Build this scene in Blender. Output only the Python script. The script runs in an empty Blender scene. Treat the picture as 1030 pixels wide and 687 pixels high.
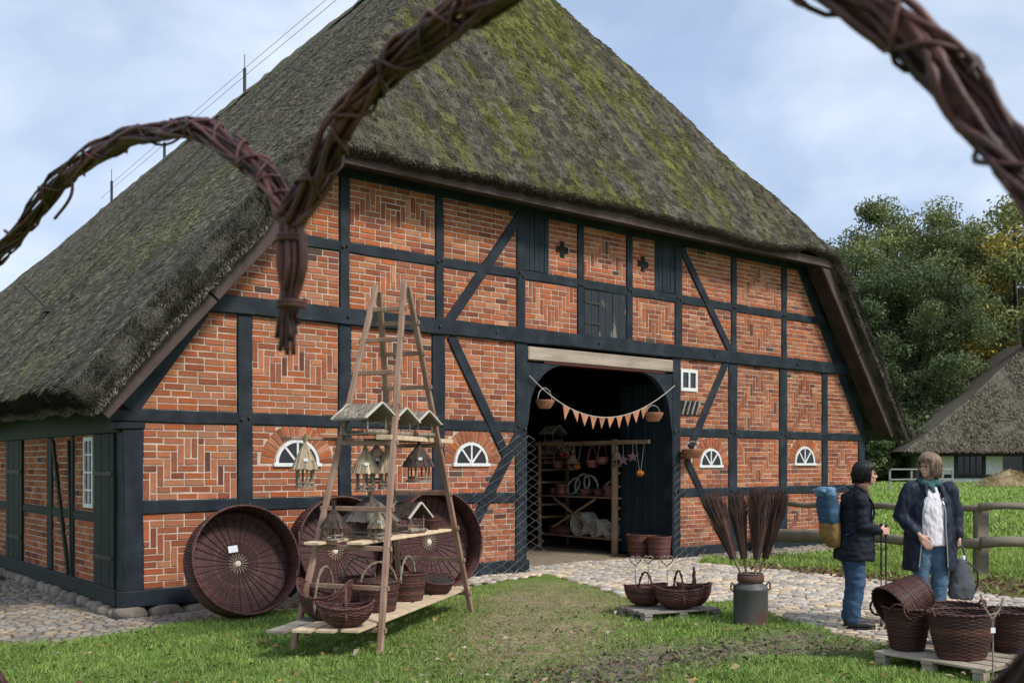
import bpy, bmesh, math, random
import numpy as np
from mathutils import Vector, Matrix, Euler, Quaternion, noise as mnoise
random.seed(7); rng = np.random.default_rng(7)
sc = bpy.context.scene
R = math.radians
PI = math.pi

# ------------------------------------------------------------------ camera
F, CX, YH, CH = 1000.0, 515.0, 467.0, 1.66      # focal length (px), principal x, horizon row, eye height
cd = bpy.data.cameras.new('camera'); cam = bpy.data.objects.new('camera', cd)
sc.collection.objects.link(cam); sc.camera = cam
cam.location = (0, 0, CH); cam.rotation_euler = (R(90), 0, 0)
cd.sensor_width = 36; cd.sensor_fit = 'HORIZONTAL'
cd.lens = 36 * F / 1030; cd.shift_y = (YH - 343.5) / 1030
cd.clip_start = 0.05; cd.clip_end = 2000
cd.dof.use_dof = True; cd.dof.focus_distance = 15; cd.dof.aperture_fstop = 11

# ------------------------------------------------------------------ sky, sun, exposure
SUN_EL, SUN_AZ = R(46), R(128)     # azimuth from +Y, clockwise: high behind the camera's right shoulder
w = bpy.data.worlds.new('World'); sc.world = w; w.use_nodes = True
nt = w.node_tree; nt.nodes.clear()
out = nt.nodes.new('ShaderNodeOutputWorld'); bg = nt.nodes.new('ShaderNodeBackground')
sky = nt.nodes.new('ShaderNodeTexSky'); sky.sky_type = 'NISHITA'; sky.sun_disc = False
sky.sun_elevation = SUN_EL; sky.sun_rotation = SUN_AZ
sky.air_density = 1.3; sky.dust_density = 1.5; sky.ozone_density = 2.0
tc = nt.nodes.new('ShaderNodeTexCoord')
mp = nt.nodes.new('ShaderNodeMapping'); mp.inputs['Scale'].default_value = (1.0, 1.0, 2.2)
n1 = nt.nodes.new('ShaderNodeTexNoise'); n1.inputs['Scale'].default_value = 2.0; n1.inputs['Detail'].default_value = 9
n1.inputs['Roughness'].default_value = 0.55; n1.inputs['Distortion'].default_value = 0.45
cr = nt.nodes.new('ShaderNodeValToRGB')
cr.color_ramp.elements[0].position = 0.30; cr.color_ramp.elements[0].color = (0.42, 0.42, 0.42, 1)
cr.color_ramp.elements[1].position = 0.72; cr.color_ramp.elements[1].color = (1, 1, 1, 1)
n2 = nt.nodes.new('ShaderNodeTexNoise'); n2.inputs['Scale'].default_value = 3.1; n2.inputs['Detail'].default_value = 8
n2.inputs['Distortion'].default_value = 0.3
cr2 = nt.nodes.new('ShaderNodeValToRGB')
cr2.color_ramp.elements[0].position = 0.36; cr2.color_ramp.elements[0].color = (3.9, 4.9, 6.9, 1)
cr2.color_ramp.elements[1].position = 0.68; cr2.color_ramp.elements[1].color = (8.0, 8.6, 9.7, 1)
mix = nt.nodes.new('ShaderNodeMixRGB')
for a, b in ((tc.outputs['Generated'], mp.inputs['Vector']), (mp.outputs[0], n1.inputs['Vector']), (mp.outputs[0], n2.inputs['Vector']),
             (n1.outputs['Fac'], cr.inputs['Fac']), (n2.outputs['Fac'], cr2.inputs['Fac']),
             (cr.outputs['Color'], mix.inputs['Fac']), (sky.outputs['Color'], mix.inputs['Color1']), (cr2.outputs['Color'], mix.inputs['Color2']),
             (mix.outputs['Color'], bg.inputs['Color']), (bg.outputs[0], out.inputs['Surface'])):
    nt.links.new(a, b)
bg.inputs['Strength'].default_value = 0.085
sd = bpy.data.lights.new('sun', 'SUN'); sun = bpy.data.objects.new('sun', sd); sc.collection.objects.link(sun)
sd.energy = 2.2; sd.angle = R(10); sd.color = (1.0, 0.96, 0.90)
sdir = Vector((math.sin(SUN_AZ) * math.cos(SUN_EL), math.cos(SUN_AZ) * math.cos(SUN_EL), math.sin(SUN_EL)))
sun.rotation_euler = sdir.to_track_quat('Z', 'Y').to_euler(); sun.location = (5, -5, 20)
vs = sc.view_settings
vs.view_transform = 'Standard'; vs.look = 'None'; vs.exposure = 0.7; vs.gamma = 1.0; vs.use_curve_mapping = False
sc.render.engine = 'CYCLES'
try:
    sc.cycles.use_denoising = True; sc.cycles.denoiser = 'OPENIMAGEDENOISE'
    sc.cycles.max_bounces = 6; sc.cycles.transparent_max_bounces = 6
except Exception:
    pass

# ------------------------------------------------------------------ helpers
COL = sc.collection
def link(name, me, parent=None, loc=None, rot=None):
    o = bpy.data.objects.new(name, me); COL.objects.link(o)
    if parent is not None: o.parent = parent
    if loc is not None: o.location = loc
    if rot is not None: o.rotation_euler = rot
    return o
def tag(o, label=None, cat=None, group=None, kind=None):
    if label: o['label'] = label
    if cat: o['category'] = cat
    if group: o['group'] = group
    if kind: o['kind'] = kind
    return o
def thing(name, label, cat, loc=(0, 0, 0), rz=0.0, group=None, rot=None):
    o = link(name, None, None, loc, rot if rot else (0, 0, rz)); o.empty_display_size = 0.1
    return tag(o, label, cat, group)
def children(o):
    return [c for c in COL.objects if c.parent == o]
def copy_tree(o, parent=None):
    kids = KIDS(o)
    c = o.copy(); COL.objects.link(c); c.parent = parent
    for k in kids: copy_tree(k, c)
    return c
def KIDS(o):
    return list(o.children)

class MB:
    """collects faces, builds ONE mesh object"""
    def __init__(s): s.v = []; s.f = []; s.c = []; s.n = 0
    def add(s, V, Fc, col=None):
        b = s.n; s.v.append(np.asarray(V, float).reshape(-1, 3)); s.n += len(s.v[-1])
        for f in Fc: s.f.append(tuple(i + b for i in f)); s.c.append(col)
        return s
    def box(s, lo, hi, M=None, col=None, ch=0.0):
        lo = np.array(lo, float); hi = np.array(hi, float)
        if ch <= 0:
            V = [(x, y, z) for z in (lo[2], hi[2]) for y in (lo[1], hi[1]) for x in (lo[0], hi[0])]
            Fc = [(0, 2, 3, 1), (4, 5, 7, 6), (0, 1, 5, 4), (2, 6, 7, 3), (0, 4, 6, 2), (1, 3, 7, 5)]
        else:
            V, Fc = cbox(lo, hi, ch)
        V = np.array(V, float)
        if M is not None: V = xf(M, V)
        return s.add(V, Fc, col)
    def beam(s, a, b, wd, ht, up=(0, 0, 1), col=None, ch=0.0):
        a = Vector(a); b = Vector(b); d = b - a; L = d.length; x = d.normalized(); u = Vector(up)
        y = u.cross(x)
        if y.length < 1e-4: y = Vector((0, 1, 0)).cross(x)
        y.normalize(); z = x.cross(y)
        M = Matrix((x, y, z)).transposed().to_4x4(); M.translation = a
        return s.box((0, -wd / 2, -ht / 2), (L, wd / 2, ht / 2), M, col, ch)
    def tube(s, path, r, n=6, cap=True, col=None, closed=False):
        P = np.array([tuple(p) for p in path], float); m = len(P)
        rr = np.full(m, r) if np.isscalar(r) else np.asarray(r, float)
        if closed: T = np.roll(P, -1, 0) - np.roll(P, 1, 0)
        else: T = np.gradient(P, axis=0)
        T /= np.linalg.norm(T, axis=1)[:, None] + 1e-12
        nrm = np.cross(T[0], (0, 0, 1.0)); 
        if np.linalg.norm(nrm) < 1e-3: nrm = np.cross(T[0], (0, 1.0, 0))
        nrm /= np.linalg.norm(nrm); V = []
        an = np.arange(n) * 2 * PI / n
        for i in range(m):
            nrm = nrm - T[i] * nrm.dot(T[i]); nrm /= np.linalg.norm(nrm) + 1e-12
            bi = np.cross(T[i], nrm)
            V.append(P[i] + rr[i] * (np.cos(an)[:, None] * nrm + np.sin(an)[:, None] * bi))
        V = np.concatenate(V); Fc = []
        for i in range(m - (0 if closed else 1)):
            a = i * n; b = ((i + 1) % m) * n
            for k in range(n): Fc.append((a + k, a + (k + 1) % n, b + (k + 1) % n, b + k))
        if cap and not closed:
            Fc.append(tuple(range(n - 1, -1, -1))); Fc.append(tuple((m - 1) * n + k for k in range(n)))
        return s.add(V, Fc, col)
    def lathe(s, prof, n=16, M=None, col=None, cap=True, sx=1, sy=1):
        V = []; Fc = []
        for (r, z) in prof:
            for k in range(n):
                a = 2 * PI * k / n; V.append((r * math.cos(a) * sx, r * math.sin(a) * sy, z))
        for i in range(len(prof) - 1):
            for k in range(n):
                k2 = (k + 1) % n; Fc.append((i * n + k, i * n + k2, (i + 1) * n + k2, (i + 1) * n + k))
        if cap:
            Fc.append(tuple(range(n - 1, -1, -1))); Fc.append(tuple((len(prof) - 1) * n + k for k in range(n)))
        V = np.array(V)
        if M is not None: V = xf(M, V)
        return s.add(V, Fc, col)
    def prism(s, poly, y0, y1, M=None, col=None):
        """poly in the xz plane, extruded along y"""
        n = len(poly)
        V = [(x, y0, z) for x, z in poly] + [(x, y1, z) for x, z in poly]
        Fc = [tuple(range(n)), tuple(range(2 * n - 1, n - 1, -1))] + [(k, k + n, (k + 1) % n + n, (k + 1) % n) for k in range(n)]
        V = np.array(V, float)
        if M is not None: V = xf(M, V)
        return s.add(V, Fc, col)
    def grid(s, G, closed_u=False, col=None):
        """G: (rows, cols, 3)"""
        r, c = G.shape[:2]; Fc = []
        for i in range(r - 1):
            for k in range(c if closed_u else c - 1):
                k2 = (k + 1) % c; Fc.append((i * c + k, i * c + k2, (i + 1) * c + k2, (i + 1) * c + k))
        return s.add(G.reshape(-1, 3), Fc, col)
    def mesh(s, name, mat=None, smooth=False):
        me = bpy.data.meshes.new(name)
        V = np.concatenate(s.v) if s.v else np.zeros((0, 3))
        me.from_pydata(V.tolist(), [], s.f)
        if any(c is not None for c in s.c):
            at = me.attributes.new('col', 'FLOAT_COLOR', 'FACE')
            A = np.ones((len(s.f), 4), np.float32)
            for i, c in enumerate(s.c):
                if c is not None: A[i, :3] = c
            at.data.foreach_set('color', A.ravel())
        if mat is not None: me.materials.append(mat)
        if smooth: me.polygons.foreach_set('use_smooth', np.ones(len(me.polygons), bool))
        me.validate(); me.update()
        return me
    def build(s, name, mat=None, parent=None, smooth=False, loc=None, rot=None):
        return link(name, s.mesh(name, mat, smooth), parent, loc, rot)

def xf(M, V):
    M = np.array(M); V = np.asarray(V, float)
    return V @ M[:3, :3].T + M[:3, 3]
def cbox(lo, hi, c):
    c = min(c, *(0.45 * (np.array(hi) - np.array(lo))))
    V = []; idx = {}
    for sx in (0, 1):
        for sy in (0, 1):
            for sz in (0, 1):
                P = [(lo, hi)[k][i] for i, k in enumerate((sx, sy, sz))]
                D = [c if k == 0 else -c for k in (sx, sy, sz)]
                for ax in range(3):
                    q = list(P)
                    for j in range(3):
                        if j != ax: q[j] += D[j]
                    idx[(sx, sy, sz, ax)] = len(V); V.append(tuple(q))
    Fc = []
    order = [(0, 0), (1, 0), (1, 1), (0, 1)]
    def key(ax, k, a, b):
        t = [0, 0, 0]; o = [j for j in range(3) if j != ax]; t[ax] = k; t[o[0]] = a; t[o[1]] = b; return tuple(t)
    for ax in range(3):
        for k in (0, 1):
            Fc.append(tuple(idx[key(ax, k, a, b) + (ax,)] for a, b in order))
    for ax in range(3):                       # edges along ax
        o = [j for j in range(3) if j != ax]
        for a in (0, 1):
            for b in (0, 1):
                t0 = [0, 0, 0]; t0[o[0]] = a; t0[o[1]] = b; t1 = list(t0); t1[ax] = 1
                Fc.append((idx[tuple(t0) + (o[0],)], idx[tuple(t1) + (o[0],)], idx[tuple(t1) + (o[1],)], idx[tuple(t0) + (o[1],)]))
    for sx in (0, 1):
        for sy in (0, 1):
            for sz in (0, 1): Fc.append(tuple(idx[(sx, sy, sz, ax)] for ax in range(3)))
    Va = np.array(V); cen = (np.array(lo) + np.array(hi)) / 2; out = []
    for f in Fc:                              # consistent outward winding
        p = Va[list(f)]; nn = np.cross(p[1] - p[0], p[2] - p[0])
        out.append(f if nn.dot(p.mean(0) - cen) > 0 else f[::-1])
    return V, out

def fast_mesh(name, V, Fidx, k, col=None, mat=None, smooth=False):
    """V (n,3), Fidx (m,k) numpy, optional per-face colour (m,3)"""
    me = bpy.data.meshes.new(name); n = len(V); m = len(Fidx)
    me.vertices.add(n); me.vertices.foreach_set('co', np.asarray(V, np.float32).ravel())
    me.loops.add(m * k); me.loops.foreach_set('vertex_index', np.asarray(Fidx, np.int32).ravel())
    me.polygons.add(m); me.polygons.foreach_set('loop_start', np.arange(0, m * k, k, dtype=np.int32))
    try: me.polygons.foreach_set('loop_total', np.full(m, k, np.int32))
    except Exception: pass
    if smooth: me.polygons.foreach_set('use_smooth', np.ones(m, bool))
    me.update(calc_edges=True)
    if col is not None:
        at = me.attributes.new('col', 'FLOAT_COLOR', 'FACE')
        A = np.ones((m, 4), np.float32); A[:, :3] = col; at.data.foreach_set('color', A.ravel())
    if mat is not None: me.materials.append(mat)
    return me

def hash2(i, j, seed):
    h = (i.astype(np.int64) * 374761393 + j.astype(np.int64) * 668265263 + seed * 982451653) & 0xffffffff
    h = ((h ^ (h >> 13)) * 1274126177) & 0xffffffff
    return ((h ^ (h >> 16)) & 0xffff) / 65535.0
def vnoise(x, y, seed=0):
    x = np.asarray(x, float); y = np.asarray(y, float)
    i = np.floor(x); j = np.floor(y); fx = x - i; fy = y - j
    fx = fx * fx * (3 - 2 * fx); fy = fy * fy * (3 - 2 * fy)
    a = hash2(i, j, seed); b = hash2(i + 1, j, seed); c = hash2(i, j + 1, seed); d = hash2(i + 1, j + 1, seed)
    return (a * (1 - fx) + b * fx) * (1 - fy) + (c * (1 - fx) + d * fx) * fy
def fbm(x, y, seed=0, o=4):
    s = 0; a = 0.5; t = 0
    for k in range(o):
        s = s + a * vnoise(np.asarray(x) * 2 ** k, np.asarray(y) * 2 ** k, seed + k); t += a; a *= 0.5
    return s / t
def sm(a, b, x):
    t = np.clip((np.asarray(x, float) - a) / (b - a), 0, 1); return t * t * (3 - 2 * t)
def inpoly(x, y, poly):
    x = np.asarray(x); y = np.asarray(y); r = np.zeros(x.shape, bool); n = len(poly)
    for k in range(n):
        x0, y0 = poly[k]; x1, y1 = poly[(k + 1) % n]
        if y0 == y1: continue
        c = ((y0 > y) != (y1 > y)) & (x < (x1 - x0) * (y - y0) / (y1 - y0) + x0); r ^= c
    return r
def smooth_path(P, n=8, closed=False):
    P = [Vector(p) for p in P]; m = len(P); O = []
    for i in range(m if closed else m - 1):
        p0 = P[(i - 1) % m] if (closed or i > 0) else P[0]; p1 = P[i]; p2 = P[(i + 1) % m]
        p3 = P[(i + 2) % m] if (closed or i + 2 < m) else P[-1]
        for k in range(n):
            t = k / n
            O.append(0.5 * ((2 * p1) + (p2 - p0) * t + (2 * p0 - 5 * p1 + 4 * p2 - p3) * t * t + (3 * p1 - p0 - 3 * p2 + p3) * t ** 3))
    if not closed: O.append(P[-1])
    return O

# a pixel of the photograph gives a direction; the distance comes from the ground (or a given depth)
def gnd(x, y, z=0.0):
    D = F * (CH - z) / (y - YH); return ((x - CX) * D / F, D)
def at(x, y, D):
    return Vector(((x - CX) * D / F, D, CH - (y - YH) * D / F))

# ------------------------------------------------------------------ materials
MATS = {}
def mat(name, c, c2=None, scale=6.0, stretch=(1, 1, 1), rough=0.8, bump=0.2, bscale=30.0, attr=False, metal=0.0, spec=0.4,
        detail=5.0, dist=0.01, lo=0.35, hi=0.65, rnd=0.0, trans=0.0, wear=0.0):
    if name in MATS: return MATS[name]
    m = bpy.data.materials.new(name); m.use_nodes = True; t = m.node_tree; N = t.nodes; b = N['Principled BSDF']
    L = t.links.new
    b.inputs['Roughness'].default_value = rough; b.inputs['Metallic'].default_value = metal
    b.inputs['Specular IOR Level'].default_value = spec
    co = N.new('ShaderNodeTexCoord'); mp = N.new('ShaderNodeMapping'); mp.inputs['Scale'].default_value = stretch
    L(co.outputs['Object'], mp.inputs['Vector'])
    n = N.new('ShaderNodeTexNoise'); n.inputs['Scale'].default_value = scale; n.inputs['Detail'].default_value = detail
    L(mp.outputs[0], n.inputs['Vector'])
    r = N.new('ShaderNodeMapRange'); r.inputs['From Min'].default_value = lo; r.inputs['From Max'].default_value = hi
    L(n.outputs['Fac'], r.inputs['Value'])
    mx = N.new('ShaderNodeMixRGB'); L(r.outputs[0], mx.inputs['Fac'])
    if attr:
        at_ = N.new('ShaderNodeAttribute'); at_.attribute_name = 'col'
        m1 = N.new('ShaderNodeMixRGB'); m1.blend_type = 'MULTIPLY'; m1.inputs['Fac'].default_value = 1
        m2 = N.new('ShaderNodeMixRGB'); m2.blend_type = 'MULTIPLY'; m2.inputs['Fac'].default_value = 1
        L(at_.outputs['Color'], m1.inputs['Color1']); L(at_.outputs['Color'], m2.inputs['Color1'])
        m1.inputs['Color2'].default_value = (*c, 1); m2.inputs['Color2'].default_value = (*(c2 or c), 1)
        L(m1.outputs[0], mx.inputs['Color1']); L(m2.outputs[0], mx.inputs['Color2'])
    else:
        mx.inputs['Color1'].default_value = (*c, 1); mx.inputs['Color2'].default_value = (*(c2 or c), 1)
    last = mx.outputs[0]
    if rnd > 0:
        oi = N.new('ShaderNodeObjectInfo'); mr = N.new('ShaderNodeMapRange')
        mr.inputs['To Min'].default_value = 1 - rnd; mr.inputs['To Max'].default_value = 1 + rnd; L(oi.outputs['Random'], mr.inputs['Value'])
        m3 = N.new('ShaderNodeMixRGB'); m3.blend_type = 'MULTIPLY'; m3.inputs['Fac'].default_value = 1
        L(last, m3.inputs['Color1']); L(mr.outputs[0], m3.inputs['Color2']); last = m3.outputs[0]
    if wear > 0:
        nw = N.new('ShaderNodeTexNoise'); nw.inputs['Scale'].default_value = 13; nw.inputs['Detail'].default_value = 9; nw.inputs['Roughness'].default_value = .72
        mw = N.new('ShaderNodeMapping'); mw.inputs['Scale'].default_value = (.6, .6, 1.6); L(co.outputs['Object'], mw.inputs['Vector']); L(mw.outputs[0], nw.inputs['Vector'])
        rw = N.new('ShaderNodeMapRange'); rw.inputs['From Min'].default_value = .65; rw.inputs['From Max'].default_value = .72; rw.inputs['To Max'].default_value = wear; L(nw.outputs['Fac'], rw.inputs['Value'])
        m4 = N.new('ShaderNodeMixRGB'); L(rw.outputs[0], m4.inputs['Fac']); L(last, m4.inputs['Color1']); m4.inputs['Color2'].default_value = (.22, .22, .21, 1); last = m4.outputs[0]
    L(last, b.inputs['Base Color'])
    if bump > 0:
        nb = N.new('ShaderNodeTexNoise'); nb.inputs['Scale'].default_value = bscale; nb.inputs['Detail'].default_value = 6
        L(mp.outputs[0], nb.inputs['Vector'])
        bp = N.new('ShaderNodeBump'); bp.inputs['Strength'].default_value = bump; bp.inputs['Distance'].default_value = dist
        L(nb.outputs['Fac'], bp.inputs['Height']); L(bp.outputs[0], b.inputs['Normal'])
    if trans > 0:
        tr = N.new('ShaderNodeBsdfTranslucent'); L(last, tr.inputs['Color']); ms = N.new('ShaderNodeMixShader')
        ms.inputs[0].default_value = trans; L(b.outputs[0], ms.inputs[1]); L(tr.outputs[0], ms.inputs[2])
        L(ms.outputs[0], N['Material Output'].inputs['Surface'])
    MATS[name] = m; return m

m_timber = mat('painted_timber', (0.009, 0.014, 0.019), (0.028, 0.037, 0.046), scale=3.5, stretch=(1, 1, 1), rough=0.6, bump=0.35, bscale=55, dist=0.006, spec=0.25, wear=0.7, lo=.42, hi=.75)
m_timber_g = mat('green_timber_eave_shade', (0.008, 0.013, 0.012), (0.014, 0.021, 0.017), scale=5, rough=0.65, spec=0.25, bump=0.35, bscale=55, dist=0.006)  # green side-wall paint, coloured darker to stand in for the eave's shade
m_peel = mat('peeling_painted_boards', (0.016, 0.021, 0.028), (0.16, 0.14, 0.12), scale=5.5, stretch=(1, 1, 0.35), rough=0.7, bump=0.4, bscale=40, lo=0.60, hi=0.66)
m_oldwood = mat('weathered_lintel_wood', (0.42, 0.34, 0.27), (0.27, 0.21, 0.16), scale=4, stretch=(0.4, 3, 3), rough=0.9, bump=0.6, bscale=30, dist=0.01)
m_board = mat('brown_bargeboard', (0.050, 0.030, 0.026), (0.085, 0.055, 0.048), scale=3, stretch=(1, 1, 1), rough=0.75, bump=0.3, bscale=30)
m_mortar = mat('lime_mortar', (0.58, 0.48, 0.38), (0.38, 0.30, 0.235), scale=5, rough=0.95, bump=0.5, bscale=90, dist=0.004)
m_brick = mat('brick', (0.61, 0.66, 0.63), (0.95, 0.98, 0.95), scale=9, rough=0.92, bump=0.6, bscale=110, dist=0.004, attr=True, spec=0.2, lo=0.25, hi=0.75)
m_white = mat('white_window_paint', (0.72, 0.72, 0.70), (0.60, 0.60, 0.57), scale=20, rough=0.5, bump=0.1)
m_glass = mat('dark_window_glass', (0.008, 0.009, 0.010), rough=0.08, bump=0, spec=0.6)
m_stone = mat('field_stone', (0.24, 0.20, 0.16), (0.13, 0.11, 0.085), scale=5, rough=0.95, bump=0.6, bscale=25, dist=0.02, rnd=0.3)
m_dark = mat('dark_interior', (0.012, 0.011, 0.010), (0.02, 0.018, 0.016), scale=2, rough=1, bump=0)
m_thatch = mat('thatch', (0.9, 0.9, 0.9), (1.25, 1.22, 1.15), scale=7, stretch=(1, 1, 1), rough=1, bump=1.0, bscale=40, dist=0.05, attr=True, spec=0.1)
m_wood = mat('grey_brown_ladder_wood', (0.22, 0.128, 0.088), (0.32, 0.205, 0.145), scale=3, stretch=(3, 3, 0.6), rough=0.85, bump=0.4, bscale=30, dist=0.006)
m_plank = mat('pale_plank_wood', (0.72, 0.55, 0.36), (0.55, 0.41, 0.27), scale=3, stretch=(3, 3, 3), rough=0.85, bump=0.3, bscale=30, dist=0.005, rnd=0.18)
m_greyplank = mat('weathered_grey_plank', (0.30, 0.27, 0.23), (0.18, 0.155, 0.13), scale=5, rough=0.9, bump=0.4, bscale=40, dist=0.005, rnd=0.2)
m_wicker = mat('dark_willow', (0.85, 0.85, 0.85), (1.25, 1.2, 1.15), scale=22, rough=0.6, bump=0.3, bscale=120, dist=0.003, attr=True, spec=0.35)
m_wickerp = mat('pale_willow', (0.40, 0.36, 0.29), (0.28, 0.24, 0.18), scale=22, rough=0.7, bump=0.2, bscale=90, dist=0.003)
m_rod = mat('willow_rod', (0.125, 0.043, 0.034), (0.035, 0.013, 0.012), scale=26, rough=0.5, bump=0.6, bscale=90, dist=0.003, spec=0.35)
m_straw = mat('straw_roof', (0.9, 0.9, 0.9), (1.15, 1.12, 1.05), scale=30, rough=0.95, bump=0.5, bscale=90, dist=0.006, attr=True)
m_birch = mat('bark_pole', (0.30, 0.25, 0.19), (0.14, 0.10, 0.075), scale=24, rough=0.9, bump=0.5, bscale=60, dist=0.004)
m_paper = mat('white_paper', (0.78, 0.80, 0.83), rough=0.7, bump=0)
m_iron = mat('dark_iron', (0.03, 0.03, 0.03), (0.05, 0.045, 0.04), rough=0.6, bump=0.1, metal=0.3)
m_wire = mat('galvanised_wire', (0.32, 0.33, 0.34), (0.22, 0.22, 0.22), rough=0.5, bump=0, metal=0.5)
m_rope = mat('jute_cord', (0.45, 0.40, 0.33), rough=0.9, bump=0)
# ------------------------------------------------------------------ terrain
C0 = np.array([-4.50, 11.477]); TX = np.array([1235.0, 1000.0]) / math.hypot(1235, 1000); NX = np.array([-TX[1], TX[0]])
HROT = math.atan2(TX[1], TX[0]); HW = 15.44
def hloc(x, y):                      # world -> (u along facade, s into the house)
    dx = np.asarray(x) - C0[0]; dy = np.asarray(y) - C0[1]
    return dx * TX[0] + dy * TX[1], dx * NX[0] + dy * NX[1]
def hworld(u, s, z=0.0):
    p = C0 + u * TX + s * NX; return Vector((p[0], p[1], z))
def gz(x, y):
    x = np.asarray(x, float); y = np.asarray(y, float)
    dip = -0.13 * sm(-1.2, -4.6, x) * sm(30, 16, y)
    rise = 0.72 * sm(17, 52, y) * sm(5.5, 11, x)
    return dip + rise + 0.9 * sm(60, 140, y)

P_PATH = [gnd(*p) for p in [(478, 588), (552, 577), (600, 590), (640, 605), (735, 605), (800, 626), (868, 645), (960, 664), (1100, 690), (1200, 690), (1200, 625),
                            (1030, 603), (950, 591), (850, 580), (745, 570), (700, 566.5)]]
P_PATH += [tuple(hworld(u, s)[:2]) for u, s in ((10.3, 0.0), (9.3, 0.0), (9.3, 0.6), (6.1, 0.6), (6.1, 0.0), (4.9, 0.0))]
P_STRIP = [gnd(*p, z=-0.13) for p in [(-60, 640), (20, 646), (60, 647), (130, 637), (185, 628)]] + [gnd(*p) for p in [(300, 610), (400, 599), (478, 588)]] \
    + [tuple(hworld(u, s)[:2]) for u, s in ((4.9, -0.02), (-0.02, -0.02), (-0.02, 5.0), (-.85, 5.2), (-1.25, 4.4))] 
P_STRIP2 = [tuple(hworld(u, s)[:2]) for u, s in ((10.3, -0.02), (15.6, -0.02), (15.8, -0.75), (10.3, -0.75))]
P_MUD = [gnd(*p) for p in [(500, 690), (560, 668), (640, 652), (720, 645), (790, 634), (850, 640), (900, 652), (860, 662), (760, 660), (700, 672), (650, 690), (560, 710)]]
P_DRY = [gnd(*p) for p in [(480, 600), (555, 582), (630, 600), (640, 622), (610, 660), (520, 690), (430, 690), (440, 640)]]
P_LITTER = [gnd(*p) for p in [(745, 572), (850, 581), (950, 592), (1100, 612), (1100, 588), (1010, 581), (960, 583), (850, 574), (760, 566)]]
def pave_mask(x, y): return inpoly(x, y, P_PATH) | inpoly(x, y, P_STRIP) | inpoly(x, y, P_STRIP2)
def soft(poly, x, y, r=0.25, n=8):
    a = np.zeros(np.shape(x))
    for k in range(n):
        q = 2 * PI * k / n
        for rr in (r * 0.5, r): a = a + inpoly(x + rr * math.cos(q), y + rr * math.sin(q), poly)
    return a / (2 * n)

xs = np.concatenate([-np.geomspace(400, 9.5, 22), np.arange(-9, 12, 0.1), np.geomspace(12.5, 400, 26)])
ys = np.concatenate([np.linspace(-60, 4, 9), np.arange(5.2, 22, 0.1), np.geomspace(22.5, 900, 40)])
X, Y = np.meshgrid(xs, ys); Z = gz(X, Y)
fine = sm(-9, -8, X) * sm(12, 11, X) * sm(5.2, 6, Y) * sm(22, 21, Y)
mud = soft(P_MUD, X, Y, 0.3); dry = soft(P_DRY, X, Y, 0.5); lit = soft(P_LITTER, X, Y, 0.15)
U, S = hloc(X, Y); inh = (U > -0.1) & (U < HW + 0.1) & (S > -0.1) & (S < 30)
Z = Z + fine * ((fbm(X * 2.2, Y * 2.2, 3) - 0.5) * 0.05 + mud * (fbm(X * 5, Y * 5, 9) - 0.62) * 0.10) * (~pave_mask(X, Y)) * (~inh)
Z = np.where(pave_mask(X, Y), Z - 0.03, Z); Z = np.where(inh, gz(X, Y) - 0.12, Z)
nr, nc = X.shape
idx = np.arange(nr * nc).reshape(nr, nc)
Fq = np.stack([idx[:-1, :-1], idx[:-1, 1:], idx[1:, 1:], idx[1:, :-1]], -1).reshape(-1, 4)
def cellc(A): return ((A[:-1, :-1] + A[:-1, 1:] + A[1:, 1:] + A[1:, :-1]) / 4).ravel()
gx, gy = cellc(X), cellc(Y); md, dr, li = cellc(mud), cellc(dry), cellc(lit)
n_a = fbm(gx * 1.3, gy * 1.3, 21)[:, None]; n_b = fbm(gx * 6, gy * 6, 31)[:, None]
grass = np.array([0.12, 0.185, 0.036]) * (0.75 + 0.5 * n_b); far = np.array([0.15, 0.225, 0.045]) * (0.8 + 0.4 * n_a)
fw = sm(13, 20, gy)[:, None]; g = grass * (1 - fw) + far * fw
soil = np.array([0.25, 0.195, 0.12]) * (0.7 + 0.6 * n_b); mudc = np.array([0.15, 0.12, 0.092]) * (0.6 + 0.8 * n_b); litc = np.array([0.12, 0.075, 0.045]) * (0.6 + 0.8 * n_b)
a = np.clip(dr[:, None] * (0.45 + 0.8 * n_a), 0, 1); g = g * (1 - a) + soil * a
a = np.clip(md[:, None] * (0.55 + 0.9 * n_a), 0, 1); g = g * (1 - a) + mudc * a
a = np.clip(li[:, None] * 1.1, 0, 1); g = g * (1 - a) + litc * a
gm = mat('ground_soil_and_turf', (0.8, 0.8, 0.8), (1.2, 1.2, 1.2), scale=14, rough=1, bump=0.7, bscale=45, dist=0.03, attr=True, spec=0.15)
ground = link('ground', fast_mesh('ground', np.stack([X, Y, Z], -1).reshape(-1, 3), Fq, 4, g, gm, True)); tag(ground, kind='structure')

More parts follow.
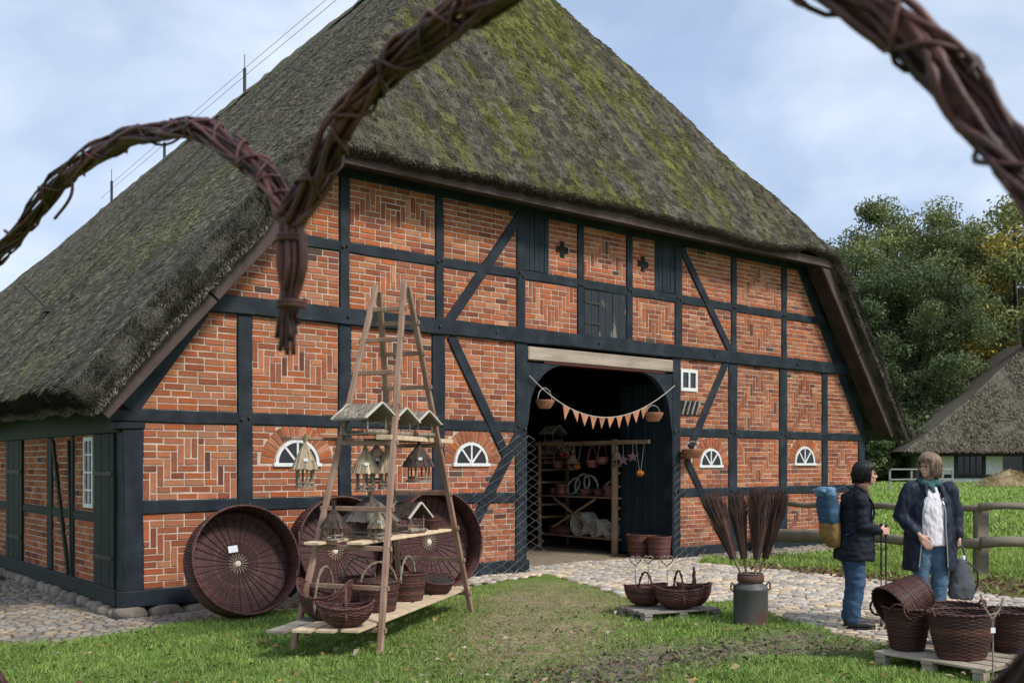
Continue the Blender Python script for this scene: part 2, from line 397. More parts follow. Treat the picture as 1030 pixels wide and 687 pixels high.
# ------------------------------------------------------------------ paving: sand bed + real stones
m_sand = mat('sand_joints', (0.36, 0.28, 0.19), (0.25, 0.19, 0.13), scale=5, rough=1, bump=0.5, bscale=80, dist=0.01)
m_pave = mat('paving_stone', (0.85, 0.85, 0.85), (1.15, 1.13, 1.1), scale=16, rough=0.85, bump=0.5, bscale=60, dist=0.008, attr=True, spec=0.35)
def bed(name, poly, dz):
    st = 0.12; px = np.array([p[0] for p in poly]); py = np.array([p[1] for p in poly])
    ax = np.arange(px.min(), px.max(), st); ay = np.arange(py.min(), py.max(), st); bx, by = np.meshgrid(ax, ay)
    ok = inpoly(bx + st / 2, by + st / 2, poly).ravel(); V = []; Fc = []; vid = {}
    nx_ = len(ax)
    b = MB()
    for q in np.nonzero(ok)[0]:
        j, i = divmod(q, nx_)
        f = []
        for (di, dj) in ((0, 0), (1, 0), (1, 1), (0, 1)):
            kk = (i + di, j + dj)
            if kk not in vid:
                xx, yy = ax[0] + kk[0] * st, ay[0] + kk[1] * st
                vid[kk] = len(V); V.append((xx, yy, float(gz(xx, yy)) + dz))
            f.append(vid[kk])
        Fc.append(f)
    b.add(V, Fc); o = b.build(name, m_sand, None, True); return tag(o, kind='structure')
path = bed('paved_path', P_PATH, 0.004); m_path_sand = m_sand; m_sand = mat('dirty_joints', (0.17, 0.135, 0.10), (0.10, 0.085, 0.06), scale=3, rough=1, bump=.5, bscale=60, dist=.01); strip = bed('cobbled_verge', P_STRIP, 0.004); strip2 = bed('cobbled_verge', P_STRIP2, 0.004)

def stone_mesh(k, lx, ly, h, round_=False, tone=1.0):
    r = random.Random(k); b = MB()
    def ring(f, z, j):
        P = []
        for i in range(8):
            a = (i + 0.5) * PI / 4; ex = 0.22 if not round_ else 0.6
            cx = math.copysign(abs(math.cos(a)) ** ex, math.cos(a)); cy = math.copysign(abs(math.sin(a)) ** ex, math.sin(a))
            P.append((cx * lx / 2 * f * (1 + r.uniform(-j, j)), cy * ly / 2 * f * (1 + r.uniform(-j, j)), z))
        return P
    V = ring(1.0, -0.04, 0.06) + ring(1.0, h * 0.5, 0.05) + ring(0.86, h, 0.05) + [(0, 0, h * 1.06)]
    Fc = [(i, (i + 1) % 8, (i + 1) % 8 + 8, i + 8) for i in range(8)] + [(i + 8, (i + 1) % 8 + 8, (i + 1) % 8 + 16, i + 16) for i in range(8)] + [(i + 16, (i + 1) % 8 + 16, 24) for i in range(8)]
    g = r.uniform(0.9, 1.55); c = random.Random(k * 3 + 1).choice([(0.34, 0.30, 0.25), (0.37, 0.345, 0.31), (0.38, 0.31, 0.23), (0.31, 0.28, 0.245), (0.42, 0.33, 0.22)])
    b.add(V, Fc, tuple(q * g * tone for q in c))
    return b
def lay_stones(parents_polys, size, jitter, cap, rot_fn, nm_single, nm_rest, seed, round_=False, h=0.012, tone=1.0):
    """rows of stones; the ones that show largest become parts of their own"""
    r = random.Random(seed); recs = []
    for par, poly in parents_polys:
        ang = rot_fn; ca, sa = math.cos(ang), math.sin(ang)
        P = np.array(poly); Q = np.stack([P[:, 0] * ca + P[:, 1] * sa, -P[:, 0] * sa + P[:, 1] * ca], 1)
        v = Q[:, 1].min(); row = 0
        while v < Q[:, 1].max():
            dy = size[1] * r.uniform(0.85, 1.15); u_ = Q[:, 0].min() + r.uniform(0, size[0])
            while u_ < Q[:, 0].max():
                dx = size[0] * r.uniform(0.7, 1.3); cu, cv = u_ + dx / 2, v + dy / 2
                cv += 0.03 * math.sin(cu * 2.1 + row)
                x, y = cu * ca - cv * sa, cu * sa + cv * ca
                if inpoly(np.array([x]), np.array([y]), poly)[0] and y > 6.5:
                    recs.append((par, x, y, dx - 0.014, dy - 0.013, ang + r.uniform(-jitter, jitter)))
                u_ += dx
            v += dy; row += 1
    vis = []
    for q in recs:
        px = CX + F * q[1] / q[2]; inn = 0 <= px <= 1030
        vis.append((q[3] * q[4] / q[2] ** 3) if inn else 0)
    order = np.argsort(-np.array(vis)); single = set(order[:cap].tolist())
    var = {}
    rest = {}
    for i, q in enumerate(recs):
        par, x, y, lx, ly, a = q; z = float(gz(x, y)) + 0.006
        if vis[i] == 0 and (CX + F * x / y > 1250 or CX + F * x / y < -200): continue
        k = r.randrange(18)
        if i in single:
            if k not in var: var[k] = stone_mesh(k + seed, 1, 1, h, round_, tone).mesh('paving_stone', m_pave, True)
            o = link(nm_single, var[k], par, (x, y, z + r.uniform(-0.006, 0.006)), (r.uniform(-.03, .03), r.uniform(-.03, .03), a)); o.scale = (lx, ly, 1)
        else:
            b = stone_mesh(k + seed, lx, ly, h, round_, tone)
            rest.setdefault(par.name, (par, MB()))[1].add(xf(Matrix.Translation((x, y, z + r.uniform(-0.006, 0.006))) @ Matrix.Rotation(a, 4, 'Z'), b.v[0]), b.f, b.c[0])
    for par, b in rest.values():
        tag(b.build(nm_rest, m_pave, par, True), kind='stuff')
lay_stones([(path, P_PATH)], (0.155, 0.115), 0.08, 300, R(-24), 'paving_stone', 'paving_stones', 5)
lay_stones([(strip, P_STRIP), (strip2, P_STRIP2)], (0.14, 0.10), 0.3, 150, HROT, 'cobble', 'cobbles', 11, True, 0.010, .58)
# ------------------------------------------------------------------ the thatched half-timbered farmhouse
house = thing('farmhouse', 'large half-timbered farmhouse of red brick with steep mossy thatched roof and open barn doorway', 'farmhouse', (C0[0], C0[1], 0), HROT)
def pxu(x):
    p = 86 * (1750 - x) / 1606; return ((x - CX) / p - C0[0]) / TX[0]
def fz(x, y):
    p = 86 * (1750 - x) / 1606; return ((x - CX) / p - C0[0]) / TX[0], CH - (y - YH) / p
def sx_(x):
    k = (x - CX) / F; return (C0[0] - k * C0[1]) / (k * NX[1] - NX[0])
def sz(x, y):
    s = sx_(x); D = C0[1] + s * NX[1]; return s, CH - (y - YH) * D / F

ZB = dict(b0=(0.0, 0.20), b1=(1.08, 1.235), b2=(2.15, 2.305), b3=(3.52, 3.745), b4=(4.49, 4.64), b5=(5.50, 5.66))
LE = lambda z: 0.28 + (z - 2.4) * 0.70          # left and right edge of the gable brickwork
RE = lambda z: 15.30 - (z - 2.3) * 0.70
wr_ = random.Random(77)
def MB_wob(lo_, hi_, ch):
    """hand-hewn beam: chamfered section, slightly uneven along its length"""
    ax = 0 if hi_[0] - lo_[0] > hi_[2] - lo_[2] else 2; ot = 2 - ax; L_ = hi_[ax] - lo_[ax]; n = max(2, int(L_ / .45)); b = MB(); V = []
    for i in range(n + 1):
        t = lo_[ax] + L_ * i / n; j = lambda: wr_.uniform(-.006, .006); a0, a1 = lo_[ot] + j(), hi_[ot] + j(); f = lo_[1] + wr_.uniform(-.004, .002); k = hi_[1]; c = ch * wr_.uniform(.7, 1.6)
        for (o_, y) in ((a0, k), (a0, f + c), (a0 + c, f), (a1 - c, f), (a1, f + c), (a1, k)):
            p = [0, y, 0]; p[ax] = t; p[ot] = o_; V.append(tuple(p))
    Fc = [(i * 6 + q, i * 6 + (q + 1) % 6, (i + 1) * 6 + (q + 1) % 6, (i + 1) * 6 + q) for i in range(n) for q in range(6)] + [tuple(range(5, -1, -1)), tuple(n * 6 + q for q in range(6))]
    if ax == 2: Fc = [f[::-1] for f in Fc]
    return b.add(V, Fc)
def timber(name, u0, u1, z0, z1, front, back=0.16, ch=0.012, m=None, par=None):
    return MB_wob((u0, front, z0), (u1, back, z1), ch).build(name, m or m_timber, par or house)
# sill, cross beams
DL, DR = pxu(529.5), pxu(675.8)                 # doorway
timber('sill_beam', -0.02, pxu(531), *ZB['b0'], -0.035); timber('sill_beam', pxu(675), HW + 0.02, *ZB['b0'], -0.035)
timber('cross_beam', 0.22, DL - 0.02, *ZB['b1'], -0.016); timber('cross_beam', DR + 0.02, HW - 0.1, *ZB['b1'], -0.016)
timber('cross_beam', -0.13, DL - 0.02, *ZB['b2'], -0.017); timber('cross_beam', DR + 0.02, HW + 0.1, *ZB['b2'], -0.017)
timber('main_beam', 0.72, RE(3.6) + 0.35, *ZB['b3'], -0.060)
timber('cross_beam', LE(4.6) - 0.3, RE(4.6) + 0.3, *ZB['b4'], -0.015)
timber('top_plate', LE(5.5) - 0.3, RE(5.5) + 0.3, *ZB['b5'], -0.018)
POST_LO = [(238.3, 253.6), (340, 353), (434.5, 447), (518, 529.5), (675.8, 684), (732.6, 741), (783.6, 791.2), (826.5, 832)]
for a_, b_ in POST_LO: timber('post', pxu(a_), pxu(b_), 0.20, 3.52, -0.024)
timber('corner_post', 0.0, pxu(143.8), 0.20, 2.15, -0.026, 0.22); timber('corner_post', pxu(863), HW, 0.20, 2.15, -0.026, 0.22)
timber('corbel', -0.10, pxu(143.8) + 0.01, 2.07, 2.15, -0.045, 0.22)
POST_UP = [(341, 351.5), (437.5, 446), (519.5, 527.8), (580.5, 587), (629.8, 636), (678.6, 685.8), (735.3, 740.6), (786, 791)]
for a_, b_ in POST_UP: timber('post', pxu(a_), pxu(b_), 3.745, 5.50, -0.022)
def brace(name, p0, p1, wd, front=-0.030, thick=0.12, m=None):
    u0, z0 = fz(*p0); u1, z1 = fz(*p1)
    return MB().beam((u0, front + thick / 2, z0), (u1, front + thick / 2, z1), wd, thick, (0, 1, 0), None, 0.01).build(name, m or m_timber, house)
brace('brace', (450, 325), (524, 216), 0.15); brace('brace', (685, 250), (734, 353), 0.15)
brace('brace', (453, 338), (509, 459), 0.16); brace('brace', (523, 434), (474, 532), 0.17, -0.033)
brace('brace', (731, 362), (694, 450), 0.15); brace('brace', (690, 462), (722, 532), 0.15, -0.028)
for (z0, z1) in ((2.30, 3.55), (3.70, 5.66)):
    MB().beam((LE(z0) - 0.15, 0.05, z0), (LE(z1) - 0.15, 0.05, z1), 0.24, 0.14, (0, 1, 0), None, 0.01).build('rafter', m_timber, house)
    MB().beam((RE(z0) + 0.14, 0.05, z0), (RE(z1) + 0.14, 0.05, z1), 0.22, 0.14, (0, 1, 0), None, 0.01).build('rafter', m_timber, house)
MB().beam((-0.12, 0.03, 2.36), (0.92, 0.03, 3.55), 0.16, 0.10, (0, 1, 0), None, 0.01).build('rafter', m_timber, house)
# pegs at the joints
peg = MB().lathe([(0.020, 0), (0.020, 0.03), (0.012, 0.036)], 7, Matrix.Rotation(R(90), 4, 'X')).mesh('peg', m_iron)
pr = random.Random(3)
for a_, b_ in POST_LO:
    for zz in (1.16, 2.23):
        for k in (0.25, 0.75): link('peg', peg, house, (pxu(a_ + (b_ - a_) * k), -0.020, zz + pr.uniform(-.04, .04)))
for a_, b_ in POST_UP:
    for k in (0.3, 0.7): link('peg', peg, house, (pxu(a_ + (b_ - a_) * k), -0.018, 4.565 + pr.uniform(-.03, .03)))
for x_ in (348, 440, 497, 600, 716, 800): link('peg', peg, house, (pxu(x_), -0.056, 3.63))

# ---- brick infill
BR = [(.44, .135, .065), (.37, .105, .052), (.47, .165, .085), (.29, .080, .046), (.42, .145, .080), (.19, .064, .045), (.52, .22, .125), (.33, .105, .065), (.47, .128, .050), (.25, .088, .062), (.12, .070, .058), (.50, .19, .092)]
BW = [6, 6, 5, 3, 5, 1, 2, 3, 6, 1, .5, 4]
bricks = []     # (panel, u, z, lu, lz, vertical)
br = random.Random(17)
ARCHES = []     # centre u, base z, inner radius
def panel(u0, u1, z0, z1, pat='run', holes=(), arches=(), name='brick_panel', keep=None):
    """mortar slab + brick records on a lattice of one course; pat places the upright bricks"""
    w_, h_ = u1 - u0, z1 - z0; nx = max(2, round(w_ / 0.0805)); nz = max(2, round(h_ / 0.0805)); cw, chh = w_ / nx, h_ / nz
    occ = np.zeros((nz, nx), bool); dead = np.zeros((nz, nx), bool)
    for j in range(nz):
        for i in range(nx):
            cu, cz = u0 + (i + .5) * cw, z0 + (j + .5) * chh
            if keep and not keep(cu, cz): dead[j, i] = True
            for (a, b, c, d) in holes:
                if a < cu < b and c < cz < d: dead[j, i] = True
            for (ac, az, rr) in arches:
                if cz > az - 0.02 and math.hypot(cu - ac, cz - az) < rr + 0.21: dead[j, i] = True
    occ |= dead
    out = []
    c = (nx - 1) / 2
    def up(i, r):
        r = int(r)
        if 0 <= i < nx and 0 <= r and r + 3 <= nz and not occ[r:r + 3, i].any():
            occ[r:r + 3, i] = True; out.append((u0 + (i + .5) * cw, z0 + (r + 1.5) * chh, cw, 3 * chh, True))
    for i in range(nx):
        d = abs(i - c)
        if pat == 'V': [up(i, 1 + d)] + ([up(i, 8 + d)] if nz > 13 else [])
        elif pat == 'A': [up(i, nz - 4 - d)] + ([up(i, nz - 11 - d)] if nz > 13 else [])
        elif pat == 'X': [up(i, nz / 2 - 1.5 + (c / 2 - d)), up(i, nz / 2 - 1.5 - (c / 2 - d) )]
        elif pat == 'M': [up(i, 5 + abs(d - c / 2))]
        elif pat == 'W': [up(i, nz - 4 - abs(d - c / 2))]
    for j in range(nz):
        i = 0; first = True
        while i < nx:
            if occ[j, i]: i += 1; first = True; continue
            run = 0
            while i + run < nx and not occ[j, i + run]: run += 1
            k = 0
            if run >= 4:
                l0 = (2 if j % 2 else 3) if br.random() < .85 else br.choice((1, 2))
            else: l0 = run
            rem = run; lens = []
            while rem > 0:
                L_ = min(rem, l0 if not lens else 3)
                if rem - L_ == 1 and L_ == 3 and br.random() < .6: L_ = 2
                lens.append(L_); rem -= L_
            for L_ in lens:
                out.append((u0 + (i + L_ / 2) * cw, z0 + (j + .5) * chh, L_ * cw, chh, False)); i += L_
    poly = [(u0, z0), (u1, z0), (u1, z1), (u0, z1)]
    if keep: poly = [(min(max(p[0], LE(p[1]) - .1), RE(p[1]) + .1), p[1]) for p in poly]
    pn = MB().prism(poly, 0.008, 0.12).build(name, m_mortar, house)
    for q in out: bricks.append((pn,) + q)
    return pn
pu = pxu
z01, z12, z23, z34, z45 = (0.20, 1.08), (1.235, 2.15), (2.305, 3.52), (3.745, 4.49), (4.64, 5.50)
# arched windows: centre, base, radius
def aw(x0, x1, y): 
    u0, z = fz(x0, y); u1, _ = fz(x1, y); return ((u0 + u1) / 2, z, (u1 - u0) / 2)
A1, A2, A3, A4 = aw(277, 321, 466), aw(457, 491, 467.5), aw(704, 726, 468), aw(799.5, 819.5, 466)
A2 = (A2[0], A1[1], A2[2]); 
c0, c1, c2, c3, c4 = pu(143.8), pu(238.3), pu(253.6), pu(340), pu(353)
panel(c0, c1, *z01, 'V'); panel(c0, c1, *z12, 'A')
panel(LE(2.3) - .05, c1, *z23, 'run', keep=lambda u, z: u > LE(z) - 0.06)
panel(c2, c3, *z01, 'run'); panel(c2, c3, *z12, 'run', arches=[A1]); panel(c2, c3, *z23, 'M')
panel(LE(3.7) - .05, pu(341), *z34, 'run', keep=lambda u, z: u > LE(z) - 0.06); panel(LE(4.6) - .05, pu(341), *z45, 'run', keep=lambda u, z: u > LE(z) - 0.06)
d0, d1, d2, d3 = pu(434.5), pu(447), pu(518), pu(529.5)
panel(c4, d0, *z01, 'A'); panel(c4, d0, *z12, 'V'); panel(c4, d0, *z23, 'A')
panel(pu(351.5), pu(437.5), *z34, 'A'); panel(pu(351.5), pu(437.5), *z45, 'W')
panel(d1, d2, *z01, 'run'); panel(d1, d2, *z12, 'run', arches=[A2]); panel(d1, d2, *z23, 'run')
panel(pu(446), pu(519.5), *z34, 'run'); panel(pu(446), pu(519.5), *z45, 'run')
# above the door
panel(pu(527.8), pu(580.5), *z34, 'V'); panel(pu(636), pu(678.6), *z34, 'V')
X1 = fz(565.5, 251.5); X2 = fz(646.5, 266)
def crosshole(c): return [(c[0] - .05, c[0] + .05, c[1] - .13, c[1] + .13), (c[0] - .12, c[0] + .12, c[1] - .05, c[1] + .05)]
panel(pu(552.5), pu(580.5), *z45, 'run', holes=crosshole(X1)); panel(pu(587), pu(629.8), *z45, 'A'); panel(pu(636), pu(658.5), *z45, 'run', holes=crosshole(X2))
# right half
e = [pu(684), pu(732.6), pu(741), pu(783.6), pu(791.2), pu(826.5), pu(832), pu(863)]
W1 = (pu(684.3), pu(701), fz(692, 393.5)[1], fz(692, 372)[1]); W2 = (pu(684.3), pu(703), fz(692, 417)[1], fz(692, 403)[1])
panel(e[0], e[1], *z01, 'run'); panel(e[0], e[1], *z12, 'run', arches=[A3]); panel(e[0], e[1], *z23, 'run', holes=[W1, W2])
panel(e[2], e[3], *z01, 'run'); panel(e[2], e[3], *z12, 'V'); panel(e[2], e[3], *z23, 'A')
panel(e[4], e[5], *z01, 'A'); panel(e[4], e[5], *z12, 'run', arches=[A4]); panel(e[4], e[5], *z23, 'A')
panel(e[6], e[7], *z01, 'run'); panel(e[6], e[7], *z12, 'A'); panel(e[6], RE(2.3) + .05, *z23, 'run', keep=lambda u, z: u < RE(z) + 0.06)
panel(pu(685.8), pu(735.3), *z34, 'run'); panel(pu(685.8), pu(735.3), *z45, 'run')
panel(pu(740.6), pu(786), *z34, 'V'); panel(pu(740.6), pu(786), *z45, 'A')
panel(pu(791), RE(3.7) + .05, *z34, 'run', keep=lambda u, z: u < RE(z) + 0.06); panel(pu(791), RE(4.6) + .05, *z45, 'run', keep=lambda u, z: u < RE(z) + 0.06)

def brick_shape(lu, lz, k, J=0.012):
    r = random.Random(k); g = 0.0068
    a, b = lu / 2 - g, lz / 2 - g; j = lambda: r.uniform(-.0022, .0022); y = r.uniform(-.004, .002)
    V = [(-a + j(), J, -b + j()), (a + j(), J, -b + j()), (a + j(), J, b + j()), (-a + j(), J, b + j())]
    c = 0.004
    V += [(x - math.copysign(c, x), y, z - math.copysign(c, z)) for x, _, z in V]
    return V, [(4, 5, 6, 7), (0, 1, 5, 4), (1, 2, 6, 5), (2, 3, 7, 6), (3, 0, 4, 7)]
def bcol(r, u=None, z=None):
    c = r.choices(BR, BW)[0]; g = r.uniform(.82, 1.13)
    if u is not None: g *= .70 + .60 * float(fbm(np.array(u * .9), np.array(z * 1.3), 91))
    return tuple(q * g for q in c)
cam_l = hloc(0.0, 0.0)
def hidden(u, z): return z < 1.3 and ((1.0 < u < 2.5) or u > 2.5)
sc_b = []
for q in bricks:
    pn, u, z, lu, lz, up = q; d2_ = (u - cam_l[0]) ** 2 + cam_l[1] ** 2 + (z - CH) ** 2
    sc_b.append(-1 if hidden(u, z) else lu * lz / d2_ ** 1.5)
order = np.argsort(-np.array(sc_b)); single = set(order[:300].tolist()); restb = MB(); vcache = {}
for i, q in enumerate(bricks):
    pn, u, z, lu, lz, up = q
    if i in single:
        kk = (round(lu, 3), round(lz, 3), i % 5)
        kk = (round(lu * 60), round(lz * 60), br.randrange(9))
        if kk not in vcache:
            V, Fc = brick_shape(lu, lz, i); vcache[kk] = MB().add(V, Fc, bcol(br, u, z)).mesh('brick', m_brick)
        link('brick', vcache[kk], pn, (u, br.uniform(-.002, .002), z))
    else:
        V, Fc = brick_shape(lu, lz, i); restb.add(np.array(V) + (u, 0, z), Fc, bcol(br, u, z))
# ---- arched windows with a brick arch each
def arched_window(A, lab):
    uc, z0, r = A; n = 14
    wnd = MB()
    arc = [(uc + r * math.cos(PI * k / n), z0 + r * math.sin(PI * k / n)) for k in range(n + 1)]
    ins = [(uc + (r - .040) * math.cos(PI * k / n), z0 + (r - .040) * math.sin(PI * k / n)) for k in range(n + 1)]
    for k in range(n): wnd.prism([arc[k], arc[k + 1], ins[k + 1], ins[k]][::-1], -0.012, 0.05)
    wnd.box((uc - r - .03, -0.03, z0 - .045), (uc + r + .03, 0.05, z0 + .004), None, None, .006)
    for an in (50, 90, 130):
        wnd.beam((uc, 0.006, z0), (uc + (r - .03) * math.cos(R(an)), 0.006, z0 + (r - .03) * math.sin(R(an))), .028, .03, (0, 1, 0))
    o = wnd.build('arched_window', m_white, house)
    MB().prism([(p[0], p[1]) for p in ins][::-1], 0.0015, 0.005).build('pane', m_glass, o)
    m_ = 17
    for k in range(m_):
        a = PI * (k + .5) / m_; L_ = 0.19
        b = MB(); ww = PI * (r + .02) / m_ - .010; wo = PI * (r + .02 + L_) / m_ - .012
        V = [(-ww / 2, 0.012, 0), (ww / 2, 0.012, 0), (wo / 2, 0.012, L_), (-wo / 2, 0.012, L_)]
        V += [(x * .9, -0.003, zz * .96 + .004) for x, _, zz in V]
        M = Matrix.Translation((uc + (r + .012) * math.cos(a), 0, z0 + (r + .012) * math.sin(a))) @ Matrix.Rotation(a - PI / 2, 4, Vector((0, -1, 0)))
        restb.add(xf(M, V), [(4, 5, 6, 7), (0, 1, 5, 4), (1, 2, 6, 5), (2, 3, 7, 6), (3, 0, 4, 7)], bcol(br))
    return o
for A in (A1, A2, A3, A4): arched_window(A, '')
tag(restb.build('bricks', m_brick, house), kind='stuff')
# ---- little window, vent, cross slits, hatches
wf = MB(); a, b, c, d = W1
for lo, hi in (((a, c), (a + .05, d)), ((b - .05, c), (b, d)), ((a + .05, c), (b - .05, c + .06)), ((a + .05, d - .05), (b - .05, d)), (((a + b) / 2 - .02, c + .06), ((a + b) / 2 + .02, d - .05))):
    wf.box((lo[0], -.02, lo[1]), (hi[0], .06, hi[1]))
o = wf.build('small_window', m_white, house)
for k in (0, 1):
    MB().box((a + .05 + k * ((b - a) / 2 - .03), .001, c + .06), ((a + b) / 2 - .02 + k * ((b - a) / 2 - .03), .005, d - .05)).build('pane', m_glass, o)
a, b, c, d = W2
ve = MB().box((a, .001, c), (b, .006, d)); ve.box((a - .01, -.015, c - .02), (b + .01, .05, c)); o = ve.build('air_vent', m_dark, house)
for k in range(4):
    u_ = a + (b - a) * (k + .3) / 4
    MB().beam((u_, -0.012, c), (u_ + .10, -0.012, d), .03, .02, (0, 1, 0)).build('slat', m_greyplank, o)
for X_ in (X1, X2):
    b = MB().box((X_[0] - .05, -.006, X_[1] - .13), (X_[0] + .05, .006, X_[1] + .13)); b.box((X_[0] - .13, -.0065, X_[1] - .05), (X_[0] + .13, .0065, X_[1] + .05)); b.build('cross_slit', m_dark, house)  # flat dark crosses laid on the mortar stand in for shaded openings
def hatch(x0, x1, z0, z1, n, m, nm='hatch', front=0.0):
    u0, u1 = pu(x0), pu(x1); h = MB().box((u0, .045, z0), (u1, .08, z1)).build(nm, m_timber, house)
    for k in range(n):
        w_ = (u1 - u0) / n
        MB().box((u0 + k * w_ + .003, front + (k % 2) * .004, z0 + .005), (u0 + (k + 1) * w_ - .003, .045, z1 - .005), None, None, .004).build('board', m, h)
    return h
hatch(527.8, 552.5, *z45, 5, m_timber); hatch(658.5, 678.6, *z45, 5, m_timber)
hh = hatch(587.3, 629.5, *z34, 6, m_peel, 'loft_door', -0.012)
for zz in (3.95, 4.28): MB().box((pu(588), -.022, zz - .02), (pu(603), -.010, zz + .02)).build('hinge', m_iron, hh)
# ---- doorway: weathered lintel, red underside, arched knees
u0, ztop = fz(529.5, 348.5); u1, zt2 = fz(675.5, 360.5); zl0, zl1 = 3.27, 3.475
MB().box((DL + .01, -.045, zl0), (DR - .01, .16, zl1), None, None, .012).build('lintel', m_oldwood, house)
MB().box((DL + .35, -.02, zl0 - .035), (DR - .2, .16, zl0 - .002)).build('lintel_strip', mat('dark_red_paint', (0.10, 0.022, 0.016), rough=0.7), house)
for sgn, ux in ((1, DL), (-1, DR)):
    pts = [(ux, zl0 - .04), (ux + sgn * .82, zl0 - .04)] + [(ux + sgn * (.82 - .77 * math.sin(R(t))), zl0 - .04 - .80 * (1 - math.cos(R(t)))) for t in range(10, 91, 10)] + [(ux, zl0 - 1.1)]
    if sgn > 0: pts = pts[::-1]
    MB().prism(pts, -.010, .10).build('knee_brace', m_timber, house)
# ---- interior shell
fl = MB().box((0.2, 0.3, -0.06), (HW - .2, 9, 0.0)); fl.build('barn_floor', mat('barn_floor_cobble', (0.30, 0.235, 0.16), (0.19, 0.15, 0.105), scale=7, rough=0.95, bump=1, bscale=9, dist=0.04), house)
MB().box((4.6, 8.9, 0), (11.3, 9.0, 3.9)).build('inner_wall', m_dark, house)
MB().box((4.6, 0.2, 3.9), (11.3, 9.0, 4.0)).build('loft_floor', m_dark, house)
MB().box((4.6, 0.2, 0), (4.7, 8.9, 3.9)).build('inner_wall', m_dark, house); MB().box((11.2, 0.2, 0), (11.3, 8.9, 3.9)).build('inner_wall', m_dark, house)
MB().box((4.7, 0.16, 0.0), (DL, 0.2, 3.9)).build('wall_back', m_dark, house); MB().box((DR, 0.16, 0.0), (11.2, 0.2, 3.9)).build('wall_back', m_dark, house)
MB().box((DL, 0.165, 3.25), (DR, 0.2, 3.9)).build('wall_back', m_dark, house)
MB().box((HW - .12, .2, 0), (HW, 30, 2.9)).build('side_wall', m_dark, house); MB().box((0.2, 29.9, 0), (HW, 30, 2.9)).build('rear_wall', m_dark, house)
# right door leaf, swung inwards
m_door = mat('dark_teal_door', (0.010, 0.020, 0.026), (0.016, 0.028, 0.034), rough=0.5, bump=0.3, bscale=30)
dl = MB().box((DR + .05, 0.22, 0.05), (DR + .09, 1.30, 3.1)).build('door_leaf', m_door, house)
for k in range(5): MB().box((DR + .03, .22 + k * .216 + .004, .05), (DR + .049, .22 + (k + 1) * .216 - .004, 3.1), None, None, .005).build('board', m_door, dl)
MB().box((DR + .010, .25, 1.15), (DR + .028, 1.25, 1.25)).build('ledge', m_door, dl)

# ---- side wall (left of the corner, in the shade of the eave)
sbr = MB()
def sidepanel(s0, s1, z0, z1):
    MB().box((0.008, s0, z0), (.12, s1, z1)).build('brick_panel', m_mortar, house)
    nz = max(2, round((z1 - z0) / .0835)); chh = (z1 - z0) / nz
    for j in range(nz):
        s = s0 - (.12 if j % 2 else 0)
        while s < s1:
            a_, b_ = max(s, s0), min(s + .235, s1)
            if b_ - a_ > .03:
                V, Fc = brick_shape(b_ - a_, chh, int(s * 999) + j)
                V = [(y, -x + (a_ + b_) / 2, z + z0 + (j + .5) * chh) for x, y, z in V]; sbr.add(V, Fc, bcol(br))
            s += .235
ST = 2.03
S_POST = [(0.0, 0.16), (1.92, 2.02), (2.95, 3.20), (6.6, 6.8)]
side_panels = [(1.02, 1.92), (2.02, 2.95), (3.20, 4.58), (5.62, 6.6), (6.8, 9.8)]
for s0, s1 in side_panels:
    sidepanel(s0, s1, .20, .95); sidepanel(s0, s1, 1.07, ST)
tag(sbr.build('side_wall_bricks', m_brick, house), kind='stuff')
MB().box((-.035, .16, -.0), (.15, 30, .198), None, None, .012).build('sill_beam', m_timber_g, house)
MB().box((-.015, .22, .95), (.14, 1.0 + 9, 1.07), None, None, .01).build('cross_beam', m_timber_g, house)
MB().box((-.03, .02, ST), (.12, 30, 2.86), None, None, .01).build('eave_plate', m_timber_g, house)
for s0, s1 in ((1.92, 2.02), (2.95, 3.20), (6.6, 6.8), (9.8, 10)): MB().box((-.022, s0, .20), (.14, s1, ST), None, None, .01).build('post', m_timber_g, house)
MB().box((.02, 10, .2), (.12, 30, ST)).build('side_wall', m_dark, house)
MB().beam((-.01, 2.12, ST - .05), (-.01, 1.98, .22), .07, .05, (1, 0, 0), None, .005).build('brace', m_timber_g, house)
MB().beam((-.008, 2.9, ST - .05), (-.008, 2.15, .22), .08, .05, (1, 0, 0), None, .005).build('brace', m_timber_g, house)
def side_door(s0, s1, n):
    h = MB().box((.03, s0, .2), (.08, s1, ST)).build('side_door', m_timber_g, house)
    for k in range(n):
        w_ = (s1 - s0) / n; MB().box((-.03 - .003 * (k % 2), s0 + k * w_ + .003, .205), (.028, s0 + (k + 1) * w_ - .003, ST - .004), None, None, .004).build('board', m_timber_g, h)
    for zz in (.55, 1.55): MB().box((-.045, s0 + .05, zz - .025), (-.034, s1 - .04, zz + .025)).build('strap_hinge', m_iron, h)
side_door(.22, 1.0, 5); side_door(4.60, 5.60, 6)
wn = MB(); s0, s1, za, zb_ = 1.03, 1.42, 1.12, ST - .03
for (a_, b_, c_, d_) in ((s0, s0 + .05, za, zb_), (s1 - .05, s1, za, zb_), (s0 + .05, s1 - .05, za, za + .05), (s0 + .05, s1 - .05, zb_ - .05, zb_)): wn.box((-.035, a_, c_), (.0, b_, d_))
wn.box((-.03, (s0 + s1) / 2 - .015, za + .05), (-.002, (s0 + s1) / 2 + .015, zb_ - .05))
for k in (1, 2, 3): 
    zz = za + (zb_ - za) * k / 4; wn.box((-.029, s0 + .05, zz - .012), (-.003, s1 - .05, zz + .012))
o = wn.build('side_window', m_white, house); MB().box((-.012, s0 + .05, za + .05), (-.008, s1 - .05, zb_ - .05)).build('pane', m_glass, o)
